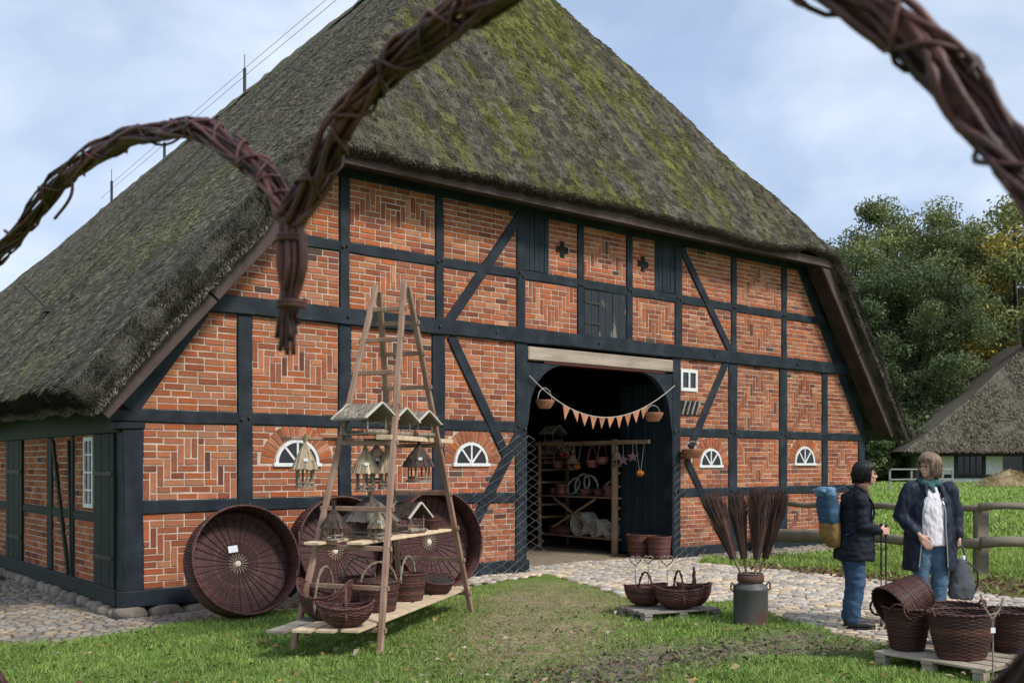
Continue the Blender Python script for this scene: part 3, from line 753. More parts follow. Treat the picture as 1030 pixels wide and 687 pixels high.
# ---- foundation boulders
fr = random.Random(5)
def boulder(k, lx, ly, lz):
    me = bpy.data.meshes.new('foundation_stone'); bm = bmesh.new(); bmesh.ops.create_icosphere(bm, subdivisions=2, radius=1)
    for v in bm.verts:
        n = mnoise.noise(v.co * 1.3 + Vector((k * 7.1, 0, 0))) * .25; q = v.co.copy()
        for i in range(3): q[i] = math.copysign(abs(q[i]) ** .7, q[i])
        v.co = Vector((q.x * lx, q.y * ly, q.z * lz)) * (1 + n)
    bm.to_mesh(me); bm.free(); me.materials.append(m_stone); me.polygons.foreach_set('use_smooth', np.ones(len(me.polygons), bool)); return me
u_ = 0.0; k = 0
while u_ < 4.6:
    l = fr.uniform(.22, .5); wz = float(gz(*hworld(u_, 0)[:2]))
    link('foundation_stone', boulder(k, l * .5, .15, fr.uniform(.07, .10)), house, (u_ + l / 2 - .08, fr.uniform(.02, .07), wz * .5 - .02 + fr.uniform(-.02, .01))); u_ += l * .95; k += 1
u_ = 10.0
while u_ < 15.4:
    l = fr.uniform(.2, .4); link('foundation_stone', boulder(k, l * .5, .14, .07), house, (u_ + l / 2, fr.uniform(-.06, .0), -.02)); u_ += l * .95; k += 1
s_ = .1
while s_ < 8:
    l = fr.uniform(.2, .4); link('foundation_stone', boulder(k, .14, l * .5, fr.uniform(.07, .11)), house, (fr.uniform(.0, .05), s_ + l / 2, -.09)); s_ += l * .95; k += 1
# ------------------------------------------------------------------ thatched roof (house coordinates)
RU = 8.2; US, UE, SF, SB = -0.77, 16.25, -0.62, 31.0
def ridge_z(s): return np.interp(s, [4.0, 8.4, 15, 27, 31], [12.82, 12.5, 12.2, 11.55, 11.4])
def smin(a, b, k=0.22):
    h = np.clip(0.5 + 0.5 * (b - a) / k, 0, 1); return b * (1 - h) + a * h - k * h * (1 - h)
def roof_h(u, s, nz=True):
    u = np.asarray(u, float); s = np.asarray(s, float); rz = ridge_z(s)
    l = 2.54 + (u - US) * (rz - 2.54) / (RU - US); r = 2.28 + (16.30 - u) * (rz - 2.28) / (16.30 - RU)
    f = 5.78 + (s + 0.6) * 1.378; b = 5.78 + (SB - s) * 1.6
    h = smin(smin(l, r, .35), smin(f, b, .3), .30)
    if nz: h = h + (fbm(u * .55, s * .55, 41) - .5) * .22 + (fbm(u * 2.6, s * 2.6, 44) - .5) * .09 + (vnoise(u * 9, s * 9, 46) - .5) * .03
    return h
def roof_n(u, s, nz=False):
    e_ = .05; du = (roof_h(u + e_, s, nz) - roof_h(u - e_, s, nz)) / (2 * e_); ds = (roof_h(u, s + e_, nz) - roof_h(u, s - e_, nz)) / (2 * e_)
    n = np.stack([-du, -ds, np.ones_like(du)], -1); return n / np.linalg.norm(n, axis=-1, keepdims=True)
def thatch_col(u, s, z, rj):
    """straw colour: weathered grey-brown, streaks down the slope, moss on the hip, lichen low on the long slope"""
    u = np.asarray(u); s = np.asarray(s); l = 2.60 + (u - US) * 1.137; f = 5.78 + (s + .6) * 1.378
    onhip = ((f < l) & (f < 2.5 + (16.3 - u) * 1.27)).astype(float)
    along = np.where(onhip > 0, u, s); down = np.where(onhip > 0, s, u)
    st = fbm(along * 3.2, down * .8, 51); pt = fbm(along * .55, down * .55, 53); fine_ = fbm(along * 9, down * 4, 55)
    base = np.array([0.132, 0.126, 0.104]) * (0.40 + 0.75 * st + .40 * fine_)[:, None]
    brown = np.array([0.172, 0.155, 0.118]) * (0.45 + .9 * fine_)[:, None]
    hw = (onhip * (0.55 + .3 * pt))[:, None]; c = base * (1 - hw) + brown * hw
    moss = onhip * sm(.40, .57, .52 * fbm(along * .8, down * .4, 167) + .48 * fbm(along * 5.5, down * 3.0, 63)) * .95 * sm(2.4, 5.0, u) * sm(13.5, 9.5, u)
    moss2 = (1 - onhip) * sm(.44, .66, .6 * fbm(along * .45, down * .6, 65) + .4 * fbm(along * 2.5, down * 2.5, 66)) * sm(5.0, .5, u) * 0.75 * sm(-.6, 1.6, s)
    mc = np.array([0.165, 0.168, 0.050]) * (.55 + .9 * fine_)[:, None]; mc2 = np.array([0.15, 0.155, 0.085]) * (.6 + .8 * fine_)[:, None]
    c = c * (1 - moss[:, None]) + mc * moss[:, None]; c = c * (1 - moss2[:, None]) + mc2 * moss2[:, None]
    return c * (0.55 + .9 * rj ** 1.2)[:, None]
ug = np.concatenate([np.linspace(US, -.2, 6), np.arange(-.1, UE - .3, .125), np.linspace(UE - .25, UE, 4)])
sg = np.concatenate([np.linspace(SF, -.1, 7), np.arange(0, 12, .125), np.arange(12, SB, .25), [SB]])
Ug, Sg = np.meshgrid(ug, sg); Hg = roof_h(Ug, Sg); Ng = roof_n(Ug, Sg)
top = np.stack([Ug, Sg, Hg], -1); TH = 0.40
def thk(u, s): return TH - .20 * sm(2.4, 3.4, u) * sm(13.4, 12.4, u) * sm(1.6, .2, s) - .18 * sm(12.0, 13.2, u)
bot = top - Ng * thk(Ug, Sg)[..., None]
nr, nc = Ug.shape
# rounded edge: rows of points round the four borders between the top and the underside
def border(i0, i1): return np.concatenate([top[0, :], top[1:, -1], top[-1, -2::-1], top[-2:0:-1, 0]]) if i0 else np.concatenate([bot[0, :], bot[1:, -1], bot[-1, -2::-1], bot[-2:0:-1, 0]])
Bt, Bb = border(1, 0), border(0, 0); nb = len(Bt)
cen = np.array([7.7, 15.0]); 
od = np.zeros((nb, 3)); k0 = nc; k1 = nc + nr - 1; k2 = k1 + nc - 1
od[:nc, 1] = -1; od[k0:k1, 0] = 1; od[k1:k2, 1] = 1; od[k2:, 0] = -1
V = [top.reshape(-1, 3), bot.reshape(-1, 3)]; base1 = nr * nc * 2
rings = []
jn = (vnoise(np.arange(nb) * .9, np.zeros(nb), 71) - .5)[:, None]
for t_, o_ in ((.25, .05), (.5, .07), (.75, .045)):
    rings.append(Bt * (1 - t_) + Bb * t_ + od * (o_ + .03 * jn)); V.append(rings[-1])
idt = np.arange(nr * nc).reshape(nr, nc); idb = idt + nr * nc
def ids(I): return np.concatenate([I[0, :], I[1:, -1], I[-1, -2::-1], I[-2:0:-1, 0]])
loops = [ids(idt)] + [base1 + k * nb + np.arange(nb) for k in range(3)] + [ids(idb)]
Fq = [np.stack([idt[:-1, :-1], idt[:-1, 1:], idt[1:, 1:], idt[1:, :-1]], -1).reshape(-1, 4), np.stack([idb[:-1, :-1], idb[1:, :-1], idb[1:, 1:], idb[:-1, 1:]], -1).reshape(-1, 4)]
for a, b in zip(loops[:-1], loops[1:]):
    Fq.append(np.stack([a, b, np.roll(b, -1), np.roll(a, -1)], -1))
V = np.concatenate(V); Fq = np.concatenate(Fq); fc = V[Fq].mean(1)
colr = thatch_col(fc[:, 0], fc[:, 1], fc[:, 2], rng.random(len(fc))) * .62
roof = link('thatched_roof', fast_mesh('thatched_roof', V, Fq, 4, colr, m_thatch, True), house)

def straws(P, D, L, Wd, col, name, par):
    """one thin triangle for each reed end: P root, D unit direction, L length, Wd width"""
    n = len(P); rv = rng.normal(size=(n, 3)); sd_ = np.cross(D, rv); sd_ /= np.linalg.norm(sd_, axis=1)[:, None] + 1e-9
    V = np.stack([P - sd_ * Wd[:, None] / 2, P + sd_ * Wd[:, None] / 2, P + D * L[:, None]], 1).reshape(-1, 3)
    o = link(name, fast_mesh(name, V, np.arange(3 * n).reshape(-1, 3), 3, col, m_thatch), par); return tag(o, kind='stuff')
def scatter_straw(n, ur, sr):
    u = rng.uniform(*ur, n); s = rng.uniform(*sr, n); return u, s
Ul, Sl = [], []
q = [scatter_straw(130000, (US, RU), (SF, 14)), scatter_straw(40000, (US, RU), (14, 28)), scatter_straw(120000, (1.0, 14.8), (SF, 4.6)), scatter_straw(6000, (12, UE), (SF, .6))]
u = np.concatenate([a for a, _ in q]); s = np.concatenate([b for _, b in q])
N_ = roof_n(u, s); h = roof_h(u, s); dn = np.stack([N_[:, 0] * N_[:, 2], N_[:, 1] * N_[:, 2], N_[:, 2] ** 2 - 1], -1); dn /= np.linalg.norm(dn, axis=1)[:, None] + 1e-9
side = np.cross(N_, dn); n = len(u)
D = dn + N_ * rng.uniform(.03, .34, n)[:, None] + side * rng.normal(0, .20, n)[:, None]; D /= np.linalg.norm(D, axis=1)[:, None]
P = np.stack([u, s, h], -1) - N_ * .01
straws(P, D, rng.uniform(.05, .14, n), rng.uniform(.010, .022, n), thatch_col(u, s, h, rng.random(n)) * 1.18, 'thatch_straw', roof)
# reed ends on the cut edges (verge, hip eave, long eave)
def edge_straw(n, f, out_dir, down, name):
    """f(k) -> top point & underside point along an edge"""
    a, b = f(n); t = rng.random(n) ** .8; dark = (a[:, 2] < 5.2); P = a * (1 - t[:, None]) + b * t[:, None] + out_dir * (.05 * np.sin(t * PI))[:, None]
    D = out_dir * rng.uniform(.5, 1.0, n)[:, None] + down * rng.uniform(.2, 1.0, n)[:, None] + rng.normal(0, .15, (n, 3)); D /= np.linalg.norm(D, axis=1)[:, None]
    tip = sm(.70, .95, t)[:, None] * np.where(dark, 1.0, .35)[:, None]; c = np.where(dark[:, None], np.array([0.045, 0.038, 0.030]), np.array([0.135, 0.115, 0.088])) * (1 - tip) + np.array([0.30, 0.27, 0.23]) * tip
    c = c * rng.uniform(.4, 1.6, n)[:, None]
    straws(P, D, rng.uniform(.025, .065, n), rng.uniform(.008, .016, n), c, name, roof)
def f_front(n):
    u = rng.uniform(US, UE, n); s = np.full(n, SF); p = np.stack([u, s, roof_h(u, s)], -1); return p, p - roof_n(u, s) * thk(u, s)[:, None]
def f_left(n):
    s = rng.uniform(SF, 16, n) ; u = np.full(n, US); p = np.stack([u, s, roof_h(u, s)], -1); return p, p - roof_n(u, s) * thk(u, s)[:, None]
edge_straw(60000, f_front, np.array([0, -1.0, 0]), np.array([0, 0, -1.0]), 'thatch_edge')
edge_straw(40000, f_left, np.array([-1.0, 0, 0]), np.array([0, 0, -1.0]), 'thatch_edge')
# ridge cap of packed sods / heather
Gr = []
for s in np.arange(4.3, 28, .3):
    rz = float(ridge_z(s)); Gr.append([(RU + .34 * math.cos(a) * 1.0, s + rng.uniform(-.05, .05), rz - .38 + .34 * math.sin(a) + rng.uniform(-.04, .04)) for a in np.linspace(.15, PI - .15, 9)])
MB().grid(np.array(Gr), col=(0.17, 0.165, 0.11)).build('ridge_cap', m_thatch, house, True)
# bargeboards and soffit boards under the verges
def bb(u0, z0, u1, z1, s, wd, th, nm='bargeboard', m=None):
    MB().beam((u0, s, z0), (u1, s, z1), wd, th, (0, 1, 0), None, .006).build(nm, m or m_board, house)
sl = (12.8 - 2.6) / (RU - US); bo = .30; sr = (12.8 - 2.28) / (16.3 - RU)
zb = lambda u: 2.60 + (u - US) * sl - (TH + .13) / math.cos(math.atan(sl))       # centre line of the board
zbr = lambda u: 2.28 + (16.3 - u) * sr - (TH - .18 + .13) / math.cos(math.atan(sr))
for (a, b) in ((-.38, .86), (.88, 2.62)): bb(a, zb(a), b, zb(b), -.44, .24, .05)
for (a, b) in ((15.85, 14.6), (14.58, 13.2)): bb(a, zbr(a), b, zbr(b), -.44, .24, .05)
# soffit between board and wall
for fn, a, b in ((zb, -.40, 2.62), (zbr, 15.9, 13.2)):
    n = 6
    for k in range(n):
        s0 = -.405 + k * .068; off = .10
        MB().beam((a, s0 + .03, fn(a) + off), (b, s0 + .03, fn(b) + off), .03, .062, (0, 1, 0)).build('soffit_board', m_board, house)
MB().box((1.9, -.50, 5.52), (13.75, -.46, 5.68), None, None, .006).build('fascia_board', m_board, house)
for k in range(5): MB().box((2.0, -.455 + k * .095, 5.63), (13.7, -.365 + k * .095, 5.66)).build('soffit_board', m_board, house)
MB().box((-.40, .1, 2.30), (-.03, 30, 2.33)).build('soffit_board', m_timber_g, house)
# lightning conductor: rods and wires above the ridge, hook on the slope
for s, hh_ in ((15.1, 1.15), (27.1, 1.3), (21.5, .9)):
    rz = float(ridge_z(s)); b = MB().tube([(RU, s, rz - .3), (RU, s, rz + hh_ * .65)], .05, 6); b.tube([(RU, s, rz + hh_ * .65), (RU, s, rz + hh_)], .012, 5); b.build('lightning_rod', m_iron, house)
for off, lift in ((.0, .75), (.35, .30), (-.4, .12)):
    pts = [Vector((RU + off, s, float(ridge_z(s)) + lift)) for s in (4.6, 8, 15.1, 21.5, 27.1)]
    w_ = MB(); w_.tube(smooth_path(pts, 5), .008, 4); w_.build('conductor_wire', m_iron, house)
for (u, s) in ((5.2, 9.0), (3.4, 5.5)):
    pts = [Vector((x_, s + (x_ - u) * .02, float(roof_h(x_, s)) + .06)) for x_ in np.linspace(-.7, 8.0, 14)]
    MB().tube(pts, .008, 4).build('conductor_wire', m_iron, house)
u, s = .55, 5.3; z = float(roof_h(u, s)); b = MB().tube([(u, s, z), (u - .25, s + .55, z + .45)], .022, 5); b.box((u - .1, s - .12, z - .02), (u + .1, s + .1, z + .06)); b.build('roof_hook', m_iron, house)
# ------------------------------------------------------------------ wickerwork
WK = [(0.075, 0.030, 0.024), (0.055, 0.022, 0.019), (0.095, 0.040, 0.030), (0.048, 0.020, 0.018)]
def weave_grid(pos, dirn, nrow, nst, amp, bulge, tone=1.0, pal=None, seed=0, k=3):
    """woven surface: pos(theta, v), dirn(theta, v) -> arrays; rods run round, over and under nst upright stakes"""
    pal = pal or WK; r = random.Random(seed)
    na = nst * 2; th = np.arange(na) * 2 * PI / na; b = MB(); G = []; cols = []
    for j in range(nrow):
        c = r.choice(pal); g = r.uniform(.75, 1.3) * tone; c = tuple(q * g for q in c)
        for q in range(k):
            v = (j + q / k) / nrow; bl = bulge * math.sin(PI * (q + .15) / k) if q else -bulge * .6
            d = amp * np.cos(nst * th / 2 + PI * j) + bl
            G.append(pos(th, v) + dirn(th, v) * d[:, None]); cols.append(c)
    G.append(pos(th, 1.0))
    G = np.array(G); R_, C_ = G.shape[:2]
    I = np.arange(R_ * C_).reshape(R_, C_); I2 = np.roll(I, -1, 1)
    Fc = np.stack([I[:-1], I2[:-1], I2[1:], I[1:]], -1).reshape(-1, 4); col = np.repeat(np.array(cols), C_, 0)
    return G.reshape(-1, 3), Fc, col
def weave_obj(name, par, pos, dirn, nrow, nst, amp=.003, bulge=.003, tone=1.0, pal=None, seed=0, k=3):
    V, Fc, col = weave_grid(pos, dirn, nrow, nst, amp, bulge, tone, pal, seed, k)
    return link(name, fast_mesh(name, V, Fc, 4, col, m_wicker, True), par)
def rope(path, r, turns, name, par, closed=False, strands=2, m=None, n=5, tone=1.0):
    P = [Vector(p) for p in path]; b = MB(); m_ = len(P)
    for sI in range(strands):
        Q = []
        for i in range(m_):
            t = (P[(i + 1) % m_] - P[i - 1]) if (closed or 0 < i < m_ - 1) else (P[min(i + 1, m_ - 1)] - P[max(i - 1, 0)])
            t.normalize(); x = t.cross(Vector((0.31, 0.2, 0.93))); x.normalize(); y = t.cross(x)
            a = 2 * PI * (turns * i / (m_ if closed else m_ - 1) + sI / strands)
            Q.append(P[i] + (x * math.cos(a) + y * math.sin(a)) * r * .62)
        c = WK[sI % len(WK)]; b.tube(Q, r * .68, n, True, tuple(q * tone for q in c), closed)
    return b.build(name, m or m_wicker, par, True)
def ring_path(rx, ry, zf, n=40): return [Vector((rx * math.cos(2 * PI * k / n), ry * math.sin(2 * PI * k / n), zf(2 * PI * k / n))) for k in range(n)]
def arch_path(w_, h_, z0, n=16, ang=0.0, y0=0.0, flat=1.0):
    ca, sa = math.cos(ang), math.sin(ang)
    O = []
    for k in range(n + 1):
        a = PI * k / n; x = w_ * math.copysign(abs(math.cos(a)) ** flat, math.cos(a)); O.append(Vector((x * ca, x * sa + y0, z0 + h_ * math.sin(a))))
    return O
def round_basket(t, rb, rt, h, ratio=1.0, belly=0.0, nst=22, rowh=.013, handle=None, ears=0, tone=1.0, seed=0, liner=False, hang=0.0, hm=None):
    """tapered basket: body, base, rim, arch handle or ear handles"""
    def pos(th, v):
        r = rb + (rt - rb) * v + belly * math.sin(PI * v); return np.stack([r * np.cos(th), r * ratio * np.sin(th), np.full_like(th, .01 + h * v)], -1)
    def dr(th, v): return np.stack([np.cos(th), np.sin(th), 0 * th], -1)
    weave_obj('body', t, pos, dr, max(5, int(h / rowh)), nst, min(.004, rowh * .3), rowh * .22, tone, None, seed)
    MB().lathe([(rb * .98, .002), (rb * .98, .014)], 20, None, tuple(q * tone for q in WK[1]), True, 1, ratio).build('base', m_wicker, t)
    rope(ring_path(rt + .004, (rt + .004) * ratio, lambda a: h + .012), .011, 14, 'rim', t, True, tone=tone * 1.25)
    if handle: rope(arch_path(rt * .96, handle, h * .75, 18, R(hang)), .012, 5, 'handle', t, m=hm, tone=tone * 1.15)
    for k in range(ears):
        a = PI * k + R(hang); c = Vector((rt * math.cos(a), rt * ratio * math.sin(a), h))
        tdir = Vector((-math.sin(a), math.cos(a) , 0)); O = []
        for q in range(11):
            b_ = PI * q / 10; O.append(c + tdir * .075 * math.cos(b_) + Vector((0, 0, -.02 + .075 * math.sin(b_))) + Vector((math.cos(a), math.sin(a), 0)) * .018 * math.sin(b_))
        rope(O, .010, 3, 'ear_handle', t, tone=tone * 1.4)
    if liner:
        MB().lathe([(rt * .97, h + .012), (rt * .8, h + .02), (rt * .4, h + .03), (.01, h + .032)], 20, None, None, False, 1, ratio).build('foil_cover', mat('clear_foil', (0.03, 0.03, 0.03), rough=0.12, bump=0.6, bscale=14, dist=0.02, spec=0.8), t, True)
    return t
def trug(t, L, W, h, lift, handle, tone=1.0, seed=0, rows=20, nst=26, across=True, sag=1.0, hm=None):
    """boat-shaped rib basket: rim rises towards both ends, arch handle across the middle"""
    def rim(th): return h + lift * np.cos(th) ** 2 * np.abs(np.cos(th))
    def pos(th, v):
        a = .12 + .88 * math.sin(v * PI / 2) ** .8; zz = (1 - math.cos(v * PI / 2)) ** sag
        return np.stack([L / 2 * a * np.cos(th), W / 2 * a * np.sin(th), .006 + rim(th) * zz], -1)
    def dr(th, v): return np.stack([np.cos(th) * math.sin(v * 1.5), np.sin(th) * math.sin(v * 1.5), np.full_like(th, -math.cos(v * 1.5))], -1)
    weave_obj('body', t, pos, dr, rows, nst, .004, .003, tone, None, seed)
    MB().lathe([(.09, .004), (.09, .012)], 14, None, WK[1], True, L / 2 * 1.3, W / 2 * 1.3).build('base', m_wicker, t)
    rope(ring_path(L / 2 + .003, W / 2 + .003, lambda a: float(rim(np.array(a))) + .008), .010, 16, 'rim', t, True, tone=tone * 1.3)
    if handle:
        P = [Vector((0, W / 2 * math.cos(PI * k / 18), h * .35 + (handle) * math.sin(PI * k / 18))) for k in range(19)]
        rope(P, .012, 4, 'handle', t, m=hm, tone=tone * 1.35)
    return t
def big_tray(lab, px, base_px, rad, lean, yaw, tagpos):
    """huge shallow round tray, open side to the viewer, leaning on the wall"""
    gx_, gy_ = gnd(px, base_px, -.06); z0 = float(gz(gx_, gy_)) + .01
    t = thing('wicker_tray', lab, 'tray', (gx_, gy_, z0), rot=(0, 0, yaw), group='huge wicker trays leaning on the house wall')
    # local: x along the wall, -y to the viewer, tray axis tilted up
    dep = .30; M = Matrix.Translation((0, 0, .015)) @ Matrix.Rotation(R(lean), 4, 'X') @ Matrix.Translation((0, 0, rad)) @ Matrix.Rotation(R(90), 4, 'X')   # disc local z -> -y
    fl = rad * .98
    def pos(th, v):
        if v < .72:
            r = .05 + (fl - .05) * v / .72; return xf(M, np.stack([r * np.cos(th), r * np.sin(th), 0 * th], -1))
        q = (v - .72) / .28; r = fl + (rad - fl) * q; return xf(M, np.stack([r * np.cos(th), r * np.sin(th), dep * q + 0 * th], -1))
    M3 = np.array(M)[:3, :3]
    def dr(th, v):
        d = np.stack([0 * th, 0 * th, 1 + 0 * th], -1) if v < .72 else np.stack([-np.cos(th), -np.sin(th), .2 + 0 * th], -1)
        return d @ M3.T
    weave_obj('body', t, pos, dr, 58, 34, .006, .004, 1.05, [(0.062, 0.024, 0.022), (0.075, 0.028, 0.025), (0.050, 0.020, 0.020), (0.068, 0.028, 0.026)], int(px))
    P = [Vector(p) for p in xf(M, np.array([(rad * math.cos(2 * PI * k / 60), rad * math.sin(2 * PI * k / 60), dep) for k in range(60)]))]
    rope(P, .020, 30, 'rim', t, True, tone=1.25)
    # outer wall of slanted rods
    b = MB(); r_ = random.Random(int(px))
    for k in range(120):
        a0 = 2 * PI * k / 120; a1 = a0 + .12
        V = xf(M, np.array([((fl + .004 + (rad - fl) * q) * math.cos(a0 + (a1 - a0) * q), (fl + .004 + (rad - fl) * q) * math.sin(a0 + (a1 - a0) * q), -.02 + dep * q * 1.0) for q in (0, .5, 1)]))
        g = r_.uniform(.8, 1.3); b.tube(V, .017, 5, True, (0.075 * g, 0.030 * g, 0.026 * g))
    b.build('outer_wall', m_wicker, t, True)
    sp = MB()
    for k in range(32):
        a = 2 * PI * k / 32 + r_.uniform(-.03, .03); g = r_.uniform(.5, .9)
        sp.tube(xf(M, np.array([(q * math.cos(a), q * math.sin(a), .006) for q in (.1, fl * .5, fl * .97)])), [.005, .006, .007], 5, False, (.075 * g, .030 * g, .028 * g))
    sp.build('spokes', m_wicker, t, True)
    # pale hub with a star of sticks
    h = MB().lathe([(.030, .008), (.034, .016), (.01, .024)], 10, M).build('hub', mat('pale_hub', (0.62, 0.58, 0.47), rough=.8), t)
    st = MB()
    for k in range(18):
        a = 2 * PI * k / 18; V = xf(M, np.array([(.045 * math.cos(a), .045 * math.sin(a), .014), (.115 * math.cos(a), .115 * math.sin(a), .011)])); st.tube(V, .0045, 4)
    st.build('hub_sticks', mat('peeled_stick', (0.30, 0.25, 0.17), rough=.8), t)
    tx, ty = tagpos
    MB().box((tx - .055, ty - .038, .018), (tx + .055, ty + .038, .021), M @ Matrix.Rotation(R(6), 4, 'Z')).build('price_tag', m_paper, t)
    return t
big_tray('round brown wicker tray leaning nearest the house corner, clear of the ladder', 244, 622, .605, -14, HROT - R(3), (-.03, .17))
big_tray('round brown wicker tray leaning behind the left ladder legs, middle of three', 342, 610, .615, -12, HROT - R(2), (-.05, .17))
big_tray('round brown wicker tray leaning behind the right ladder leg, nearest the barn doorway', 436, 600, .63, -10, HROT - R(2), (-.05, .17))

# baskets on the small pallet
def pallet(lab, c, yaw, L, W, n, z=.0, hgt=.12, m=None):
    t = thing('wooden_pallet', lab, 'pallet', (c[0], c[1], z), yaw)
    r = random.Random(int(c[0] * 100)); mm = m or m_greyplank
    for k in range(n):
        y0 = -W / 2 + W * k / n; MB().box((-L / 2 + r.uniform(-.01, .01), y0 + .012, hgt - .022), (L / 2 + r.uniform(-.01, .01), y0 + W / n - .03, hgt), None, None, .004).build('slat', mm, t)
    for x in (-L / 2 + .05, 0, L / 2 - .05):
        MB().box((x - .045, -W / 2, hgt - .040), (x + .045, W / 2, hgt - .0225)).build('crosspiece', mm, t)
        for y in (-W / 2 + .06, 0, W / 2 - .06): MB().box((x - .045, y - .05, 0), (x + .045, y + .05, hgt - .0405), None, None, .005).build('block', mm, t)
    return t
pl = pallet('low grey slatted pallet carrying trug baskets beside the milk can', (1.72, 10.90), R(22), .95, .62, 5, 0, .10)
T1 = thing('trug_basket', 'reddish oval trug with tall arched handle in front on the small pallet', 'basket', (1.80, 10.74, .101), R(8), 'trug baskets on the small pallet'); trug(T1, .54, .38, .21, .03, .34, 1.3, 3)
T2 = thing('trug_basket', 'reddish oval trug behind on the left of the small pallet', 'basket', (1.48, 11.0, .101), R(20), 'trug baskets on the small pallet'); trug(T2, .50, .36, .20, .03, .30, 1.15, 4)
T3 = thing('trug_basket', 'trug peeking out behind on the right, its round handle beside the milk can', 'basket', (2.02, 11.03, .101), R(-5), 'trug baskets on the small pallet'); trug(T3, .38, .28, .21, .03, .34, 1.1, 5)

# laundry baskets on the big pallet, bottom right
pl2 = pallet('slatted pallet of pale boards carrying four dark wash baskets, bottom right', (3.72, 8.20), R(-52), .92, 1.15, 6, 0, .12, mat('worn_beige_plank', (0.40, 0.34, 0.26), (0.26, 0.215, 0.16), scale=5, rough=.9, bump=.4, bscale=40, dist=.005, rnd=.2))
B1 = thing('wash_basket', 'tapered dark wicker basket standing upright on the left end of the big pallet', 'basket', (3.30, 8.30, .121), R(20), 'dark wash baskets on the big pallet'); round_basket(B1, .135, .195, .34, 1, 0, 22, .014, None, 2, .8, 21, hang=30)
B2 = thing('wash_basket', 'dark wicker basket tipped on its side across the top of the left one', 'basket', (3.47, 8.42, .60), group='dark wash baskets on the big pallet', rot=(R(8), R(-118), R(8))); round_basket(B2, .15, .21, .33, 1, 0, 22, .014, None, 2, .8, 22, hang=90)
B3 = thing('wash_basket', 'widest dark wicker wash basket in front on the big pallet', 'basket', (3.58, 7.92, .121), R(8), 'dark wash baskets on the big pallet'); round_basket(B3, .19, .265, .35, .78, .01, 26, .014, None, 2, .8, 23)
B4 = thing('wash_basket', 'dark wicker basket cut by the right edge of the picture on the big pallet', 'basket', (4.15, 8.22, .121), R(-12), 'dark wash baskets on the big pallet'); round_basket(B4, .17, .235, .32, .9, 0, 24, .014, None, 2, .8, 24)
B5 = thing('wash_basket', 'dark wicker basket half hidden behind the widest one on the big pallet', 'basket', (3.80, 8.55, .121), R(0), 'dark wash baskets on the big pallet'); round_basket(B5, .17, .235, .32, .9, 0, 24, .014, None, 2, .8, 25)
tw = thing('tagged_stake', 'thin twig stake with forked top and white tag in front of the widest basket', 'stake', (3.60, 7.45, 0))
MB().tube([(0, 0, -.05), (0.004, 0, .3), (0, .0, .52)], .006, 5).build('stick', m_birch, tw)
b = MB(); b.tube([(0, 0, .50), (.05, 0, .57), (.09, .01, .66)], .008, 5); b.tube([(0, 0, .50), (-.06, .01, .60), (-.09, 0, .69)], .008, 5); b.tube([(-.03, 0, .53), (.04, .01, .55), (.06, .02, .53)], .008, 5); b.build('twigs', m_birch, tw)
MB().box((-.017, -.012, .40), (.017, -.009, .44)).build('tag', m_paper, tw)

# milk can with besoms
mc = thing('milk_can', 'rusty grey metal milk can used as a stand for twig brooms beside the path', 'milk can', (*gnd(755, 628), 0), R(10))
m_can = mat('rusty_zinc', (0.085, 0.082, 0.078), (0.085, 0.045, 0.028), scale=3.0, rough=.55, bump=.2, bscale=30, metal=.25, lo=.46, hi=.66)
MB().lathe([(.178, 0), (.180, .015), (.176, .03), (.176, .36), (.182, .37), (.176, .385), (.165, .405), (.125, .43), (.122, .44), (.122, .52), (.13, .525), (.13, .535), (.10, .535), (.10, .40)], 28, None, None, False).build('body', m_can, mc, True)
for sg_ in (-1, 1):
    MB().tube([(sg_ * .165, 0, .40), (sg_ * .20, 0, .44), (sg_ * .215, 0, .43), (sg_ * .215, 0, .37), (sg_ * .178, 0, .345)], .009, 6).build('handle', m_can, mc, True)
MB().lathe([(.1225, .44), (.137, .45), (.137, .515), (.1225, .52)], 24, None, None, False).build('collar', mat('rust', (0.10, 0.045, 0.028), (0.07, 0.035, 0.025), rough=.8), mc, True)
gx_, gy_ = gnd(755, 628)
m_broom = mat('broom_twigs', (0.9, .9, .9), (1.2, 1.15, 1.1), scale=10, rough=.8, bump=0, attr=True)
